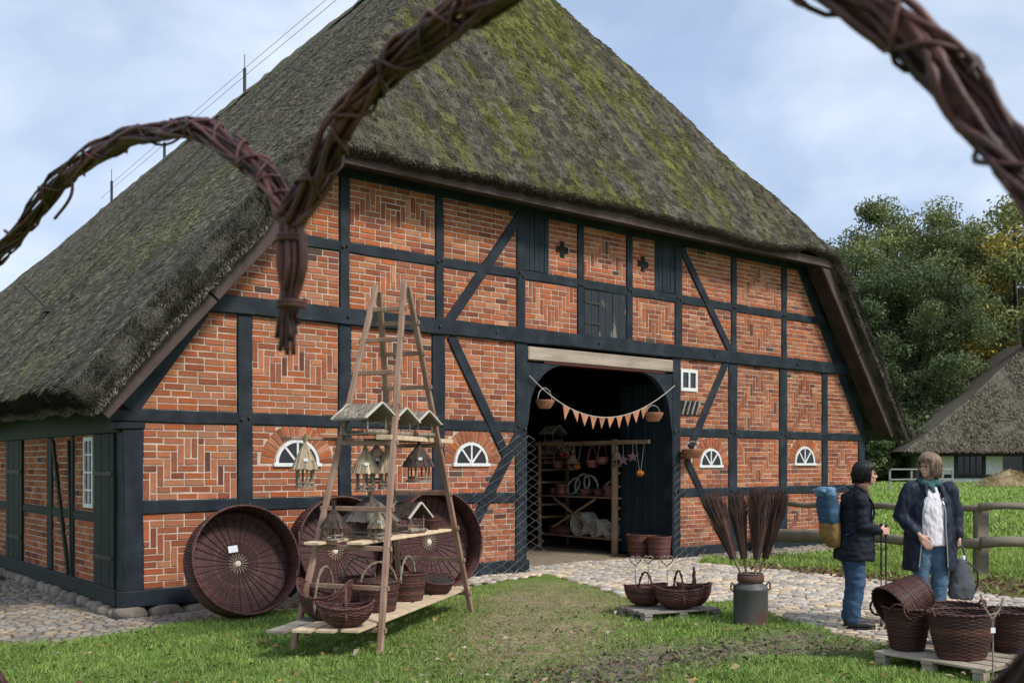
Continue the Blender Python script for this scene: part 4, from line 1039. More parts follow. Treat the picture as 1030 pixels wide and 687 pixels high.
for i, (lab, dx, lx, top, br_) in enumerate((('twig broom leaning far left in the milk can', -.05, -.34, .90, .105), ('narrow twig broom upright second from left in the milk can', -.02, -.11, .90, .075),
                                          ('widest dark twig broom upright right of centre in the milk can', .03, .07, .95, .125), ('twig broom leaning right in the milk can', .06, .25, .92, .09))):
    t = thing('twig_broom', lab, 'broom', (gx_ + dx, gy_ + (.03 if i % 2 else -.03), .41), 0, 'besoms standing in the milk can')
    r = random.Random(i + 9); hd = Vector((lx * .45, 0, .33)); tp = Vector((lx, .03, top - .02))
    MB().tube([(0, 0, -.0), tuple(hd), tuple(hd * 1.4)], .013, 6).build('handle', mat('besom_handle', (0.26, 0.17, 0.11), rough=.8), t)
    b = MB(); dirb = (tp - hd).normalized(); sidev = Vector((dirb.z, 0, -dirb.x)); fy = Vector((0, 1, 0)); L_ = (tp - hd).length + .08
    for k in range(520):
        a = r.uniform(0, 2 * PI); q = math.sqrt(r.random()); ln = L_ * r.uniform(.75, 1.0); o0 = (sidev * math.cos(a) + fy * math.sin(a)) * .030 * q; o1 = (sidev * math.cos(a) + fy * math.sin(a)) * br_ * q * r.uniform(.7, 1.15)
        p0 = hd - dirb * .06 + o0; p1 = hd + dirb * ln * .5 + (o0 + o1) * .60; p2 = hd + dirb * ln + o1 + Vector((r.gauss(0, .028), r.gauss(0, .022), r.gauss(0, .02)))
        g = r.uniform(.6, 1.5); b.tube([p0, p1, p2], [.0045, .0035, .0018], 3, False, (.068 * g, .036 * g, .029 * g))
    b.build('twig_head', m_broom, t)
    MB().lathe([(.036, -.03), (.038, 0), (.036, .03)], 10, Matrix.Translation(hd + dirb * .03) @ dirb.to_track_quat('Z', 'Y').to_matrix().to_4x4()).build('binding', m_rod, t)

# small twig hearts on stakes
def heart_pts(w_, n=28):
    O = []
    for k in range(n):
        a = 2 * PI * k / n; O.append(Vector((w_ * .0625 * 8 / 8 * (16 * math.sin(a) ** 3) / 16 * 8, 0, w_ * .5 * (13 * math.cos(a) - 5 * math.cos(2 * a) - 2 * math.cos(3 * a) - math.cos(4 * a)) / 16)))
    return O
for lab, px, by, ty, wd in (('twig heart on a stake, leftmost of three beside the small pallet', 639, 617, 574, 11), ('twig heart on a stake, middle and smallest of three behind the small pallet', 652, 607, 571, 9), ('twig heart on a stake rising behind the trug handles, rightmost of three', 671, 605, 575, 12)):
    x, y = gnd(px, by); D = y; t = thing('heart_stake', lab, 'garden stake', (x, y, 0), 0, 'twig hearts on stakes')
    hz = (by - ty) * D / F; w_ = wd * D / F
    MB().tube([(0, 0, -.05), (.004, 0, hz * .5), (0, 0, hz + .02)], .006, 5).build('stick', m_birch, t)
    P = [p * 1.0 + Vector((0, 0, hz + w_ * .95)) for p in heart_pts(w_)]
    rope(P, .008, 6, 'heart', t, True, m=m_birch)
m_handle = mat('tan_willow', (0.24, 0.18, 0.125), (0.15, 0.105, 0.07), scale=22, rough=.6, bump=.2, bscale=90, dist=.003)
# ------------------------------------------------------------------ double ladder used as a display stand
FL, FC, FR, FB = Vector((-1.97, 8.90, 0)), Vector((-1.144, 8.60, 0)), Vector((-.457, 11.14, 0)), Vector((-1.28, 11.45, 0))
ctr = (FL + FC + FR + FB) / 4; wv = (FC - FL + FR - FB).normalized(); dv = (FR + FB - FL - FC).normalized()
for v in (FL, FC, FR, FB): v.z = float(gz(v.x, v.y)) 
TZ = 3.47
TL, TC = ctr - wv * .155 - dv * .04 + Vector((0, 0, TZ)), ctr + wv * .155 - dv * .04 + Vector((0, 0, TZ + .02))
TR, TB = ctr + wv * .17 + dv * .03 + Vector((0, 0, TZ - .02)), ctr - wv * .155 + dv * .03 + Vector((0, 0, TZ - .05))
lad = thing('double_ladder', 'tall weathered wooden double ladder set up as a display stand for wickerwork', 'ladder', tuple(ctr))
lo = lambda p: Vector(p) - ctr
for a, b in ((FL, TL), (FC, TC), (FR, TR), (FB, TB)):
    MB().beam(lo(a), lo(b), .042, .058, tuple(wv), None, .008).build('leg', m_wood, lad)
def on(a, b, z): t = (z - a.z) / (b.z - a.z); return a + (b - a) * t
RZ1 = [.21, .56, .90, 1.25, 1.86, 2.22, 2.55, 2.88, 3.20]; RZ2 = [.23, .61, .97, 1.35, 1.86, 2.14, 2.46, 2.80, 3.10]
for zs, (a0, a1), (b0, b1) in ((RZ1, (FL, TL), (FC, TC)), (RZ2, (FB, TB), (FR, TR))):
    for z in zs:
        p, q = on(a0, a1, z), on(b0, b1, z); e_ = (q - p).normalized() * .05
        MB().beam(lo(p - e_), lo(q + e_), .028, .045, (0, 0, 1), None, .005).build('rung', m_wood, lad)
def mid(z, first=True, k=.5):
    a, b = ((on(FL, TL, z), on(FC, TC, z)) if first else (on(FB, TB, z), on(FR, TR, z))); return a + (b - a) * k
def shelf_board(lab, z, k0, k1, w_, over0, over1, zoff, m, th=.026):
    A = mid(z, True, k0); B = mid(z, False, k1); d = (B - A).normalized(); A = A - d * over0; B = B + d * over1
    A.z = B.z = z + zoff
    t = thing('shelf_board', lab, 'plank', tuple(A), math.atan2(d.y, d.x))
    MB().box((0, -w_ / 2, 0), ((B - A).length, w_ / 2, th), None, None, .003).build('board', m, t)
    return A, B, d
zb_ = .21 + .0285
LB = []
for k, (lab, k0, k1, m, o0) in enumerate((('grey end-worn board at the back of the bottom shelf', .13, .13, m_greyplank, .62), ('brownish board second from the back on the bottom shelf', .36, .36, m_plank, .52), ('pale board third from the back on the bottom shelf', .60, .60, m_plank, .46), ('pale front board of the bottom shelf', .84, .84, m_plank, .38))):
    LB.append(shelf_board(lab, .21, k0, k1, .165, o0, .25, .031 + .001 * k, m))
MS = [shelf_board('pale board at the back of the middle shelf', 1.0, .10, .30, .16, .25, .12, -.067, m_plank), shelf_board('pale front board of the middle shelf', 1.0, .62, .85, .16, .12, .10, -.065, m_plank)]
TS = [shelf_board('old brown board at the back of the top shelf, reaching out to the left', 1.86, -.40, .45, .15, .40, .10, .031, m_wood, .03), shelf_board('fresh pale board at the front of the top shelf, reaching out to the right', 1.86, .85, .80, .15, .05, .62, .032, m_plank, .045)]
def along(z, k, t, zz):
    """point t (0 first ladder .. 1 second) at lateral k on the shelf of height z"""
    p = mid(z, True, k) * (1 - t) + mid(z, False, k) * t; return Vector((p.x, p.y, zz))

ST_A = [(0.34, 0.27, 0.18), (0.27, 0.21, 0.14), (0.40, 0.33, 0.23)]; ST_D = [(0.055, 0.038, 0.030), (0.04, 0.028, 0.024), (0.07, 0.05, 0.04)]; ST_G = [(0.26, 0.235, 0.20), (0.19, 0.17, 0.145), (0.33, 0.30, 0.26)]
def straw_cone(t, r, h, z, pal, knot=True, seg=40, ov=.0, seed=0):
    b = MB(); rr = random.Random(seed)
    for L_ in range(3):
        for k in range(seg):
            a0 = 2 * PI * (k + rr.random()) / seg; f0 = (.02, .30, .58)[L_] * r + .012; f1 = min(1.0, (.42, .74, 1.04)[L_] + rr.uniform(-.05, .05)) * r
            w_ = .55 * r * 2 * PI / seg; z0 = z + h * (1 - f0 / r) ** .9 + .004 * (3 - L_); z1 = z + h * max(0, 1 - f1 / r) ** .9 - .012 * (L_ == 2) + rr.uniform(-.006, .006)
            ca, sa = math.cos(a0), math.sin(a0); V = [(f0 * ca + w_ * .4 * sa, f0 * sa - w_ * .4 * ca, z0), (f0 * ca - w_ * .4 * sa, f0 * sa + w_ * .4 * ca, z0), (f1 * ca - w_ * sa, f1 * sa + w_ * ca, z1), (f1 * ca + w_ * sa, f1 * sa - w_ * ca, z1)]
            g = rr.uniform(.6, 1.4); b.add(V, [(0, 1, 2, 3)], tuple(q * g for q in rr.choice(pal)))
    b.lathe([(r * .97, z - .006), (r * .55, z + h * .46), (.015, z + h * .97)], 20, None, pal[1], False)
    o = b.build('straw_roof', m_straw, t)
    if knot:
        kb = MB()
        for k in range(26):
            a = rr.uniform(0, 2 * PI); q = rr.random(); kb.tube([(0.010 * math.cos(a), .010 * math.sin(a), z + h * .92), (.026 * q * math.cos(a), .026 * q * math.sin(a), z + h + .06 + rr.uniform(-.01, .02))], .004, 3, False, tuple(c * rr.uniform(.6, 1.3) for c in pal[0]))
        kb.build('roof_knot', m_straw, o)
    return o
def cone_house(lab, loc, r, h, pal, hang=0.0, tagged=True, seed=0):
    """round bird feeder: floor disc, log ring, posts, conical straw roof"""
    t = thing('bird_feeder', lab, 'bird feeder', tuple(loc), R(seed * 37), 'straw-roofed bird feeders on the ladder')
    rb = r * .62
    MB().lathe([(rb * 1.18, 0), (rb * 1.2, .012), (rb * 1.15, .02)], 18).build('floor', m_birch, t)
    for k in range(6):
        a = PI / 3 * k; x, y = rb * math.cos(a), rb * math.sin(a)
        MB().tube([(x, y, .0205), (x, y, h * .52)], .010, 6).build('post', m_birch, t)
        a2 = a + PI / 3; MB().tube([(x * .98, y * .98, .045), (rb * .98 * math.cos(a2), rb * .98 * math.sin(a2), .045)], .013, 6).build('rail', m_birch, t)
    straw_cone(t, r, h * .62, h * .46, pal, True, 40, 0, seed)
    if hang: MB().tube([(0, 0, h * 1.06), (0, 0, h * 1.06 + hang)], .0022, 4).build('cord', m_rope, t)
    if tagged: MB().box((-.02, -.006, 0), (.02, -.003, .028), Matrix.Rotation(-R(seed * 37), 4, 'Z') @ Matrix.Translation((.03, -r * .78, h * .62))).build('tag', m_paper, t)
    return t
def gable_house(lab, loc, L, W, h, pal, yaw, trim=True, seed=0):
    """bird table with a straw gable roof: floor, four posts, end logs, roof slabs, pale verge boards"""
    t = thing('bird_table', lab, 'bird feeder', tuple(loc), yaw, 'straw-roofed bird feeders on the ladder'); rr = random.Random(seed)
    MB().box((-L * .40, -W * .38, 0), (L * .40, W * .38, .016), None, None, .003).build('floor', m_birch, t)
    for x in (-1, 1):
        MB().tube([(x * L * .39, -W * .40, .028), (x * L * .39, W * .40, .028)], .020, 8).build('log', m_birch, t)
        for y in (-1, 1): MB().tube([(x * L * .35, y * W * .33, .0165), (x * L * .35, y * W * .33, h * .60)], .008, 6).build('post', m_birch, t)
    zr, ze = h, h * .50
    rf = MB()
    for sg_ in (-1, 1):
        rf.prism([(0, zr - .012), (sg_ * W * .58, ze - .012), (sg_ * W * .58, ze + .008), (0, zr + .008)][::(1 if sg_ > 0 else -1)], -L / 2, L / 2, Matrix.Rotation(R(90), 4, 'Z'), pal[1])
        for k in range(int(150 * L / .4)):
            x = rr.uniform(-L / 2, L / 2); q = rr.random() * .8; y = sg_ * W * .58 * q; z = zr + (ze - zr) * q + .012; q2 = min(1.06, q + rr.uniform(.2, .35))
            g = rr.uniform(.5, 1.5); rf.tube([(x, y, z), (x + rr.gauss(0, .008), sg_ * W * .58 * q2, zr + (ze - zr) * q2 + .014)], .005, 3, False, tuple(c * g for c in rr.choice(pal)))
    o = rf.build('straw_roof', m_straw, t)
    if trim:
        for x in (-1, 1):
            for sg_ in (-1, 1):
                MB().beam((x * (L / 2 + .005), 0, zr + .012), (x * (L / 2 + .005), sg_ * W * .60, ze + .004), .012, .030, (1, 0, 0)).build('verge_board', mat('peeled_branch', (0.55, 0.50, 0.42), rough=.85), o)
    return t
y_sh = math.atan2(dv.y, dv.x)
zt = 1.86 + .031 + .030; zt2 = 1.86 + .032 + .045
gable_house('long bird table with grey straw gable roof, left of three on the top shelf', along(1.86, .45, .02, zt2 + .001), .48, .34, .29, ST_G, R(-41), True, 1)
gable_house('small bird table with straw gable roof, middle of three on the top shelf', along(1.86, .55, .48, zt2 + .001), .38, .30, .27, ST_G, R(-41), True, 2)
gable_house('small bird table with straw gable roof, right of three on the top shelf', along(1.86, .72, .80, zt2 + .001), .36, .30, .26, ST_G, R(-41), True, 3)
cone_house('pale straw cone feeder hanging left below the top shelf, in front of a dark one', along(1.86, .42, .06, 1.40), .14, .40, ST_A, .06, True, 4)
cone_house('dark-roofed cone feeder hanging behind the pale one below the top shelf', along(1.86, .30, .40, 1.47), .17, .36, ST_D, .04, True, 5)
cone_house('small pale straw cone feeder hanging in the middle below the top shelf', along(1.86, .62, .26, 1.42), .11, .36, ST_A, .07, False, 6)
cone_house('dark-roofed cone feeder hanging right of the centre leg below the top shelf', along(1.86, .85, .70, 1.48), .175, .36, ST_D, .03, True, 7)
cone_house('pale straw cone feeder hanging left outside the ladder before the arched window', along(1.86, -.42, -.22, 1.44), .13, .40, ST_A, .03, True, 8)
zm = 1.0 - .067 + .027
cone_house('wide feeder with drooping grey straw roof on the middle shelf', along(1.0, .42, .28, zm + .006), .30, .36, [(0.10, 0.085, 0.075), (0.075, 0.062, 0.055), (0.13, 0.11, 0.095)], 0, False, 9)
gable_house('bird table with fresh pale wooden gable on the middle shelf', along(1.0, .66, .60, zm + .006), .34, .28, .30, ST_D, R(-40), True, 10)
cone_house('small dark cone feeder at the left end of the middle shelf', along(1.0, .25, -.02, zm + .006), .13, .27, ST_D, 0, False, 11)
cone_house('small pale cone feeder beside the centre leg on the middle shelf', along(1.0, .72, .12, zm + .008), .10, .24, ST_A, 0, True, 12)
T = thing('wicker_tray', 'flat oblong wicker tray at the right end of the middle shelf', 'tray', tuple(along(1.0, .70, .92, zm + .004)), y_sh + R(25)); round_basket(T, .14, .17, .09, .6, 0, 20, .012, None, 0, 1.1, 31)
# baskets on the bottom shelf
zf = .21 + .0615
T = thing('trug_basket', 'boat-shaped wicker trug with high ends at the back left of the bottom shelf', 'basket', tuple(along(.21, .30, .02, zf)), R(-18), 'baskets on the bottom ladder shelf'); trug(T, .52, .38, .20, .15, .40, 1.0, 41, hm=m_handle)
T = thing('trug_basket', 'shallow oval trug with arched handle in front on the left of the bottom shelf', 'basket', tuple(along(.21, .72, -.10, zf)), R(10), 'baskets on the bottom ladder shelf'); trug(T, .48, .34, .16, .05, .30, 1.15, 42)
T = thing('shopping_basket', 'deep round wicker basket with foil behind the centre ladder leg', 'basket', tuple(along(.21, .62, .27, zf)), R(20), 'baskets on the bottom ladder shelf'); round_basket(T, .16, .20, .27, .9, 0, 22, .013, .26, 0, .95, 43, True, 10, hm=m_handle)
T = thing('shopping_basket', 'deep round wicker basket half hidden behind the boat-shaped trug', 'basket', tuple(along(.21, .22, .38, zf)), R(0), 'baskets on the bottom ladder shelf'); round_basket(T, .15, .19, .26, .9, 0, 22, .013, .28, 0, .9, 44, False, 35, hm=m_handle)
T = thing('shopping_basket', 'square-shouldered wicker basket with upright handle right of the centre leg', 'basket', tuple(along(.21, .62, .58, zf)), R(12), 'baskets on the bottom ladder shelf'); round_basket(T, .15, .19, .26, .8, 0, 22, .013, .25, 0, 1.0, 45, False, 60, hm=m_greyplank)
T = thing('bread_basket', 'low oval basket under shiny foil tilted at the right end of the bottom shelf', 'basket', tuple(along(.21, .70, .82, zf + .03)), group='baskets on the bottom ladder shelf', rot=(R(14), R(10), R(-20))); round_basket(T, .17, .22, .13, .62, .01, 22, .012, None, 0, 1.0, 46, True)
T = thing('bread_basket', 'black-rimmed low round basket behind the others on the bottom shelf', 'basket', tuple(along(.21, .25, .74, zf)), R(0), 'baskets on the bottom ladder shelf'); round_basket(T, .16, .20, .16, .9, 0, 22, .013, None, 0, .5, 47, True)
T = thing('bread_basket', 'small low basket at the far right end of the bottom shelf beside the ladder foot', 'basket', tuple(along(.21, .55, 1.02, zf)), R(0), 'baskets on the bottom ladder shelf'); round_basket(T, .12, .15, .13, .8, 0, 20, .012, None, 0, 1.0, 48)
# ------------------------------------------------------------------ wares in and around the barn doorway
def hw(u, s, z): v = hworld(u, s, z); return (v.x, v.y, v.z)
# storage rack along the right side of the passage
RU0, RU1, RS0, RS1 = 9.30, 10.05, 1.32, 3.45
rack = thing('storage_rack', 'rough wooden rack of poles and boards standing inside the barn doorway', 'rack', hw(RU0, RS0, 0), HROT)
m_rack = mat('rack_wood', (0.38, 0.25, 0.16), (0.25, 0.16, 0.10), scale=4, rough=.9, bump=.3)  # rack wood and wares coloured brighter to stand in for more light indoors
W_, Ln = RU1 - RU0, RS1 - RS0
for x, y, r in ((0, 0, .065), (W_, 0, .05), (0, Ln, .04), (W_, Ln, .04)): MB().tube([(x, y, 0), (x, y, 2.12)], r, 8).build('post', m_rack, rack)
SHZ = [.28, 1.05]
for z in SHZ:
    for k in range(3): MB().box((.03 + k * .24, -.05, z - .03), (.25 + k * .24, Ln + .05, z), None, None, .004).build('shelf', m_rack, rack)
MB().box((-.07, -.9, 2.03), (-.0, Ln + .1, 2.10), None, None, .004).build('top_rail', m_rack, rack)
MB().box((W_ - .03, -.1, 2.03), (W_ + .03, Ln + .1, 2.10), None, None, .004).build('top_rail', m_rack, rack)
for z in (.65, .85, 1.25, 1.5, 1.75): MB().box((.0, -.02, z - .02), (W_, .02, z + .02)).build('rung', m_rack, rack)
for z in (.6, .85, 1.3, 1.55, 1.8): MB().box((.0, Ln - .02, z - .02), (W_, Ln + .02, z + .02)).build('rung', m_rack, rack)
MB().beam((-.01, .5, .42), (-.01, 1.7, 1.0), .04, .02, (1, 0, 0)).build('brace', m_rack, rack); MB().beam((-.03, 1.7, .42), (-.03, .5, 1.0), .04, .02, (1, 0, 0)).build('brace', m_rack, rack)
# white willow coils on the bottom shelf (rings seen from the end)
m_coil = mat('white_willow', (0.62, 0.60, 0.54), (0.42, 0.40, 0.34), scale=20, rough=.8, bump=.3)
def coil(lab, y, R_, L_, z, x0=.05):
    t = thing('willow_coil', lab, 'coil', hw(RU0 + x0, RS0 + y, z + R_), HROT, 'white willow coils in the rack'); r = random.Random(int(y * 100))
    b = MB()
    for k in range(int(L_ / .034)):
        for rr in (R_ - .012, R_ - .06):
            P = [(k * .034 + r.uniform(-.006, .006), rr * math.cos(a), rr * math.sin(a)) for a in np.linspace(0, 2 * PI, 19)[:-1]]
            b.tube(P, .011, 5, False, None, True)
    b.build('rods', m_coil, t, True)
coil('largest white willow coil lying left on the bottom rack shelf', 1.05, .23, .40, SHZ[0]); coil('middle white willow coil on the bottom rack shelf', .60, .17, .35, SHZ[0]); coil('small white willow coil on the right end of the bottom rack shelf', .22, .15, .30, SHZ[0])
# arches of white willow on the middle shelf
def hoop(lab, y, R_, lean):
    t = thing('willow_wreath', lab, 'wreath', hw(RU0 + .3, RS0 + y, SHZ[1] + R_ + .022), HROT, 'white wreaths on the middle rack shelf')
    P = [Vector((lean * math.sin(a), R_ * math.cos(a), R_ * math.sin(a))) for a in np.linspace(0, 2 * PI, 25)[:-1]]
    rope(P, .022, 9, 'ring', t, True, m=m_coil)
for i, (y, R_, ln) in enumerate(((1.45, .16, .08), (1.2, .20, .05), (.95, .19, -.05), (.45, .14, .1))): hoop('white willow wreath upright on the rack, %s' % ('leftmost', 'second from left', 'third from left', 'rightmost, beside the thick post')[i], y, R_, ln)
for i, (y, r_) in enumerate(((.95, .16), (.6, .13), (1.85, .13))):
    T = thing('bowl_basket', 'low brown basket on the middle rack shelf, %s' % ('below the wreaths', 'right of the wreaths', 'at its dark left end')[i], 'basket', hw(RU0 + .18, RS0 + y, SHZ[1] + .001), HROT, 'low baskets in the rack'); round_basket(T, r_ * .8, r_, .12, .8, 0, 16, .02, None, 0, 1.8, 60 + i)
T = thing('bowl_basket', 'flat stack of brown wicker at the left of the bottom rack shelf', 'basket', hw(RU0 + .3, RS0 + 1.78, SHZ[0] + .001), HROT + R(90)); round_basket(T, .34, .36, .13, .6, 0, 22, .02, None, 0, 2.4, 66)
def mini_gable(lab, y, z, s=1.0): gable_house(lab, hw(RU0 + .2, RS0 + y, z), .34 * s, .30 * s, .30 * s, ST_G, HROT + R(90), True, int(y * 50) + int(z * 9))
mini_gable('pale bird table on top of the rack at its left end', 1.95, 2.102, 1.1)
SHZ2 = 1.70
MB().box((.05, Ln - .45, SHZ2 - .025), (W_ - .05, Ln + .05, SHZ2), None, None, .004).build('shelf', m_rack, rack)
mini_gable('pale bird table inside the rack below the topmost one', 1.92, SHZ2 + .001, 1.1)
# things hung on the rack rail
def hang_star(lab, y, z, r_, c):
    t = thing('star_ornament', lab, 'ornament', hw(RU0 - .06, RS0 + y, z), HROT - R(50), 'ornaments hung on the rack rail')
    pts = [(r_ * (1 if k % 2 == 0 else .42) * math.sin(PI * k / 5), r_ * (1 if k % 2 == 0 else .42) * math.cos(PI * k / 5)) for k in range(10)]
    MB().prism(pts[::-1], -.012, .012).build('star', mat('star_%s' % c[0], c[1], rough=.8), t); MB().tube([(0, 0, r_), (0, 0, 2.03 - z)], .004, 4).build('cord', m_rope, t)
hang_star('mauve star hanging left of two on the rack rail', -.28, 1.74, .12, ('mauve', (.24, .13, .14))); hang_star('mauve star hanging right of two on the rack rail', -.52, 1.80, .11, ('mauve', (.24, .13, .14)))
def hang_pumpkin(lab, y, z, r_, c, s=0.0):
    t = thing('pumpkin_ornament', lab, 'ornament', hw(RU0 - .06 + s, RS0 + y, z), HROT, 'pumpkin ornaments on the rack rail')
    G = np.array([[(r_ * math.sin(p) * (1 + .10 * math.cos(6 * q)) * math.cos(q), r_ * math.sin(p) * (1 + .10 * math.cos(6 * q)) * math.sin(q), r_ * .85 * -math.cos(p)) for q in np.linspace(0, 2 * PI, 37)[:-1]] for p in np.linspace(.05, PI - .05, 10)])
    MB().grid(G, True).build('pumpkin', mat('orange_%d' % int(c[0] * 100), c, rough=.7), t, True); b = MB(); b.tube([(0, -.02, r_ * .8), (0, -.1, 2.03 - z)], .004, 4); b.tube([(0, .02, r_ * .8), (0, .1, 2.03 - z)], .004, 4); b.build('cord', m_rope, t)
hang_pumpkin('orange pumpkin ornament hanging between two cords at the right rail end', -.70, 1.50, .07, (.42, .13, .02)); hang_pumpkin('dull orange ornament hanging in the middle of the rack', .95, 1.62, .07, (.36, .10, .03)); hang_pumpkin('small red ornament hanging at the left of the rack rail', 1.40, 1.86, .045, (.35, .03, .03)); hang_pumpkin('small red ornament hanging second from left on the rack rail', 1.22, 1.84, .045, (.35, .03, .03))
cone_house('small pale cone feeder hanging in the rack left of its thick post', Vector(hw(RU0 + .0, RS0 + 1.15, 1.55)), .13, .30, ST_A, .16, False, 14); cone_house('small pale cone feeder hanging right of the thick rack post', Vector(hw(RU0 - .04, RS0 - .10, 1.62)), .12, .28, ST_A, .10, False, 15)
for i, (y, z) in enumerate(((.35, 1.66), (.62, 1.60), (1.60, 1.58))):
    T = thing('hanging_basket', 'small basket hanging inside the rack, %s' % ('next to its thick post', 'in its middle', 'near its dark left end')[i], 'basket', hw(RU0 + .02, RS0 + y, z), HROT, 'baskets hung inside the rack'); round_basket(T, .09, .12, .12, 1, 0, 14, .02, .30, 0, (2.6, 3.2, 2.2)[i], 90 + i)
for i, (y, r_) in enumerate(((1.62, .12), (.28, .11))):
    T = thing('bowl_basket', 'round brown basket on the middle rack shelf, %s' % ('left of the wreaths', 'tucked against the thick post')[i], 'basket', hw(RU0 + .14, RS0 + y, SHZ[1] + .001), HROT, 'low baskets in the rack'); round_basket(T, r_ * .8, r_, .20, 1, 0, 16, .02, None, 0, 2.6, 95 + i)
# big lidded trunks on the floor by the door leaf
for lab, u, s in (('reddish wicker hamper on the floor at the foot of the rack', 9.20, .62), ('reddish wicker hamper on the floor by the right door post', 9.19, .12)):
    T = thing('wicker_hamper', lab, 'basket', hw(u, s, .012), HROT, 'wicker hampers by the door leaf')
    round_basket(T, .17, .20, .38, 1.1, 0, 24, .02, None, 0, 1.6, int(s * 100))
# bunting across the doorway with two little baskets
A, B = fz(530, 378), fz(676, 388); pts = []
for k in range(25):
    q = k / 24; sag = .60 * 4 * q * (1 - q); pts.append(Vector((A[0] + (B[0] - A[0]) * q, -.06, A[1] + (B[1] - A[1]) * q - sag * (1 - .18 * (q - .5)))))
bun = thing('bunting', 'string of orange triangular pennants strung across the barn doorway', 'bunting', hw(0, 0, 0), HROT)
MB().tube(pts, .008, 5).build('cord', m_rope, bun)
m_pen = mat('orange_felt', (0.44, 0.21, 0.11), (0.34, 0.13, 0.07), scale=6, rough=.9, bump=.1, rnd=.2); pr = random.Random(8)
for k in range(10):
    q = .20 + .60 * (k + .5) / 10; i = q * 24; p = pts[int(i)].lerp(pts[int(i) + 1], i - int(i)); d = (pts[int(i) + 1] - pts[int(i)]).normalized(); w_ = .085 + pr.uniform(-.01, .01); h_ = .20 + pr.uniform(-.03, .02)
    a, b = p - d * w_, p + d * w_; t_ = p + Vector((pr.uniform(-.03, .03), pr.uniform(-.02, .02), -h_)); M = MB(); V = []
    for y in (-.004, .004): V += [(a.x, a.y + y, a.z), (b.x, b.y + y, b.z), (t_.x, t_.y + y, t_.z)]
    M.add(V, [(0, 2, 1), (3, 4, 5), (0, 1, 4, 3), (1, 2, 5, 4), (2, 0, 3, 5)]); M.build('pennant', m_pen, bun)
m_tan = [(0.34, 0.15, 0.08), (0.28, 0.12, 0.06)]
def tan_basket(lab, u, y, z, r_, h_, hd):
    t = thing('hanging_basket', lab, 'basket', hw(u, y, z), HROT, 'small tan baskets hung round the doorway')
    def pos(th, v): q = r_ * (.55 + .45 * math.sin(v * PI / 2)); return np.stack([q * np.cos(th), q * np.sin(th), np.full_like(th, h_ * v)], -1)
    weave_obj('body', t, pos, lambda th, v: np.stack([np.cos(th), np.sin(th), 0 * th], -1), 9, 14, .004, .003, 1.0, m_tan, 3)
    MB().lathe([(r_ * .56, .0), (r_ * .56, .01)], 14, None, m_tan[0]).build('base', m_wicker, t)
    rope(arch_path(r_ * .97, hd, h_ * .9, 14), .007, 4, 'handle', t, m=m_wickerp); return t
ua, za = fz(545.5, 411); tan_basket('small tan basket hung at the left end of the bunting', ua, -.06, za, .15, .13, .20)
ua, za = fz(654.5, 424); tan_basket('small tan basket hung at the right end of the bunting', ua, -.06, za, .17, .15, .14)
ua, za = fz(687, 461); tan_basket('tan basket with round handle hung on the right door post', ua, -.22, za, .19, .16, .15)
# chain-link mesh either side of the doorway
def chain_link(lab, u0, u1, z0, ztop, plan, w_=.115, hgt=.13):
    t = thing('wire_mesh', lab, 'wire mesh', hw(0, 0, 0), HROT)
    b = MB(); n = int((u1 - u0) / w_)
    for k in range(n + 1):
        P = []; j = 0; z = z0; uc = u0 + k * w_
        while z <= ztop(uc) + 1e-6:
            uu = uc + (w_ / 2 + .004) * (1 if (j + k) % 2 else -1) + .10 * (ztop(u0) - z) * ((uc - u0) / (u1 - u0)); P.append((uu, plan(uu) + (.006 if (j + k) % 2 else -.006), z)); z += hgt / 2; j += 1
        if len(P) > 1: b.tube(P, .0042, 4, False)
    b.build('mesh_wires', m_wire, t); return t
chain_link('sagging chain-link mesh stood against the left side of the doorway', 5.05, 6.22, .02, lambda u: 1.35 + .75 * sm(5.05, 5.6, u), lambda u: -.09 - .03 * math.sin(u * 7))
chain_link('narrow chain-link mesh stood against the right door post', 9.40, 10.0, .02, lambda u: 1.75 - 1.1 * sm(9.55, 9.9, u), lambda u: -.09 - .02 * math.sin(u * 7))
# ------------------------------------------------------------------ log rail fence and the far farmyard
m_log = mat('mossy_log', (0.22, 0.185, 0.14), (0.13, 0.125, 0.08), scale=3, rough=.95, bump=.5, bscale=20, dist=.02)
fence = thing('log_fence', 'low fence of weathered log rails behind the two women', 'fence', (7.0, 14.7, 0))
FP = [(4.80, 18.55), (7.0, 14.75), (9.9, 14.5)]
def fl_(p, z): return (p[0] - 7.0, p[1] - 14.7, z)
def log(p, q, z0, z1, r0, r1, nm='rail'):
    P = []
    for k in range(9):
        t = k / 8; P.append(Vector(fl_((p[0] + (q[0] - p[0]) * t, p[1] + (q[1] - p[1]) * t), z0 + (z1 - z0) * t + .015 * math.sin(k * 1.7))))
    MB().tube(P, [r0 + (r1 - r0) * k / 8 for k in range(9)], 10).build(nm, m_log, fence, True)
mid_ = (5.95, 16.57)
log((4.62, 18.86), mid_, .34, .42, .125, .11); log(mid_, (7.05, 14.6), .43, .50, .085, .08); log((6.9, 14.62), (10.2, 14.4), .52, .52, .08, .075)
log((4.9, 18.5), mid_, .93, .95, .05, .05); log(mid_, (7.05, 14.65), .96, 1.02, .055, .05); log((6.9, 14.68), (10.2, 14.45), 1.04, 1.04, .055, .05)
for p, h_, r in ((FP[0], 1.0, .08), (mid_, 1.0, .09)): MB().tube([fl_((p[0] + .05, p[1] + .16), -.1), fl_((p[0] + .05, p[1] + .16), h_)], r, 8).build('post', m_log, fence)
MB().box((.0, -.0, -.1), (.19, .15, 1.02), Matrix.Translation(fl_((6.92, 14.80), 0)), None, .02).build('post', m_log, fence)
MB().box((.0, -.0, -.1), (.19, .15, 1.02), Matrix.Translation(fl_((9.9, 14.58), 0)), None, .02).build('post', m_log, fence)

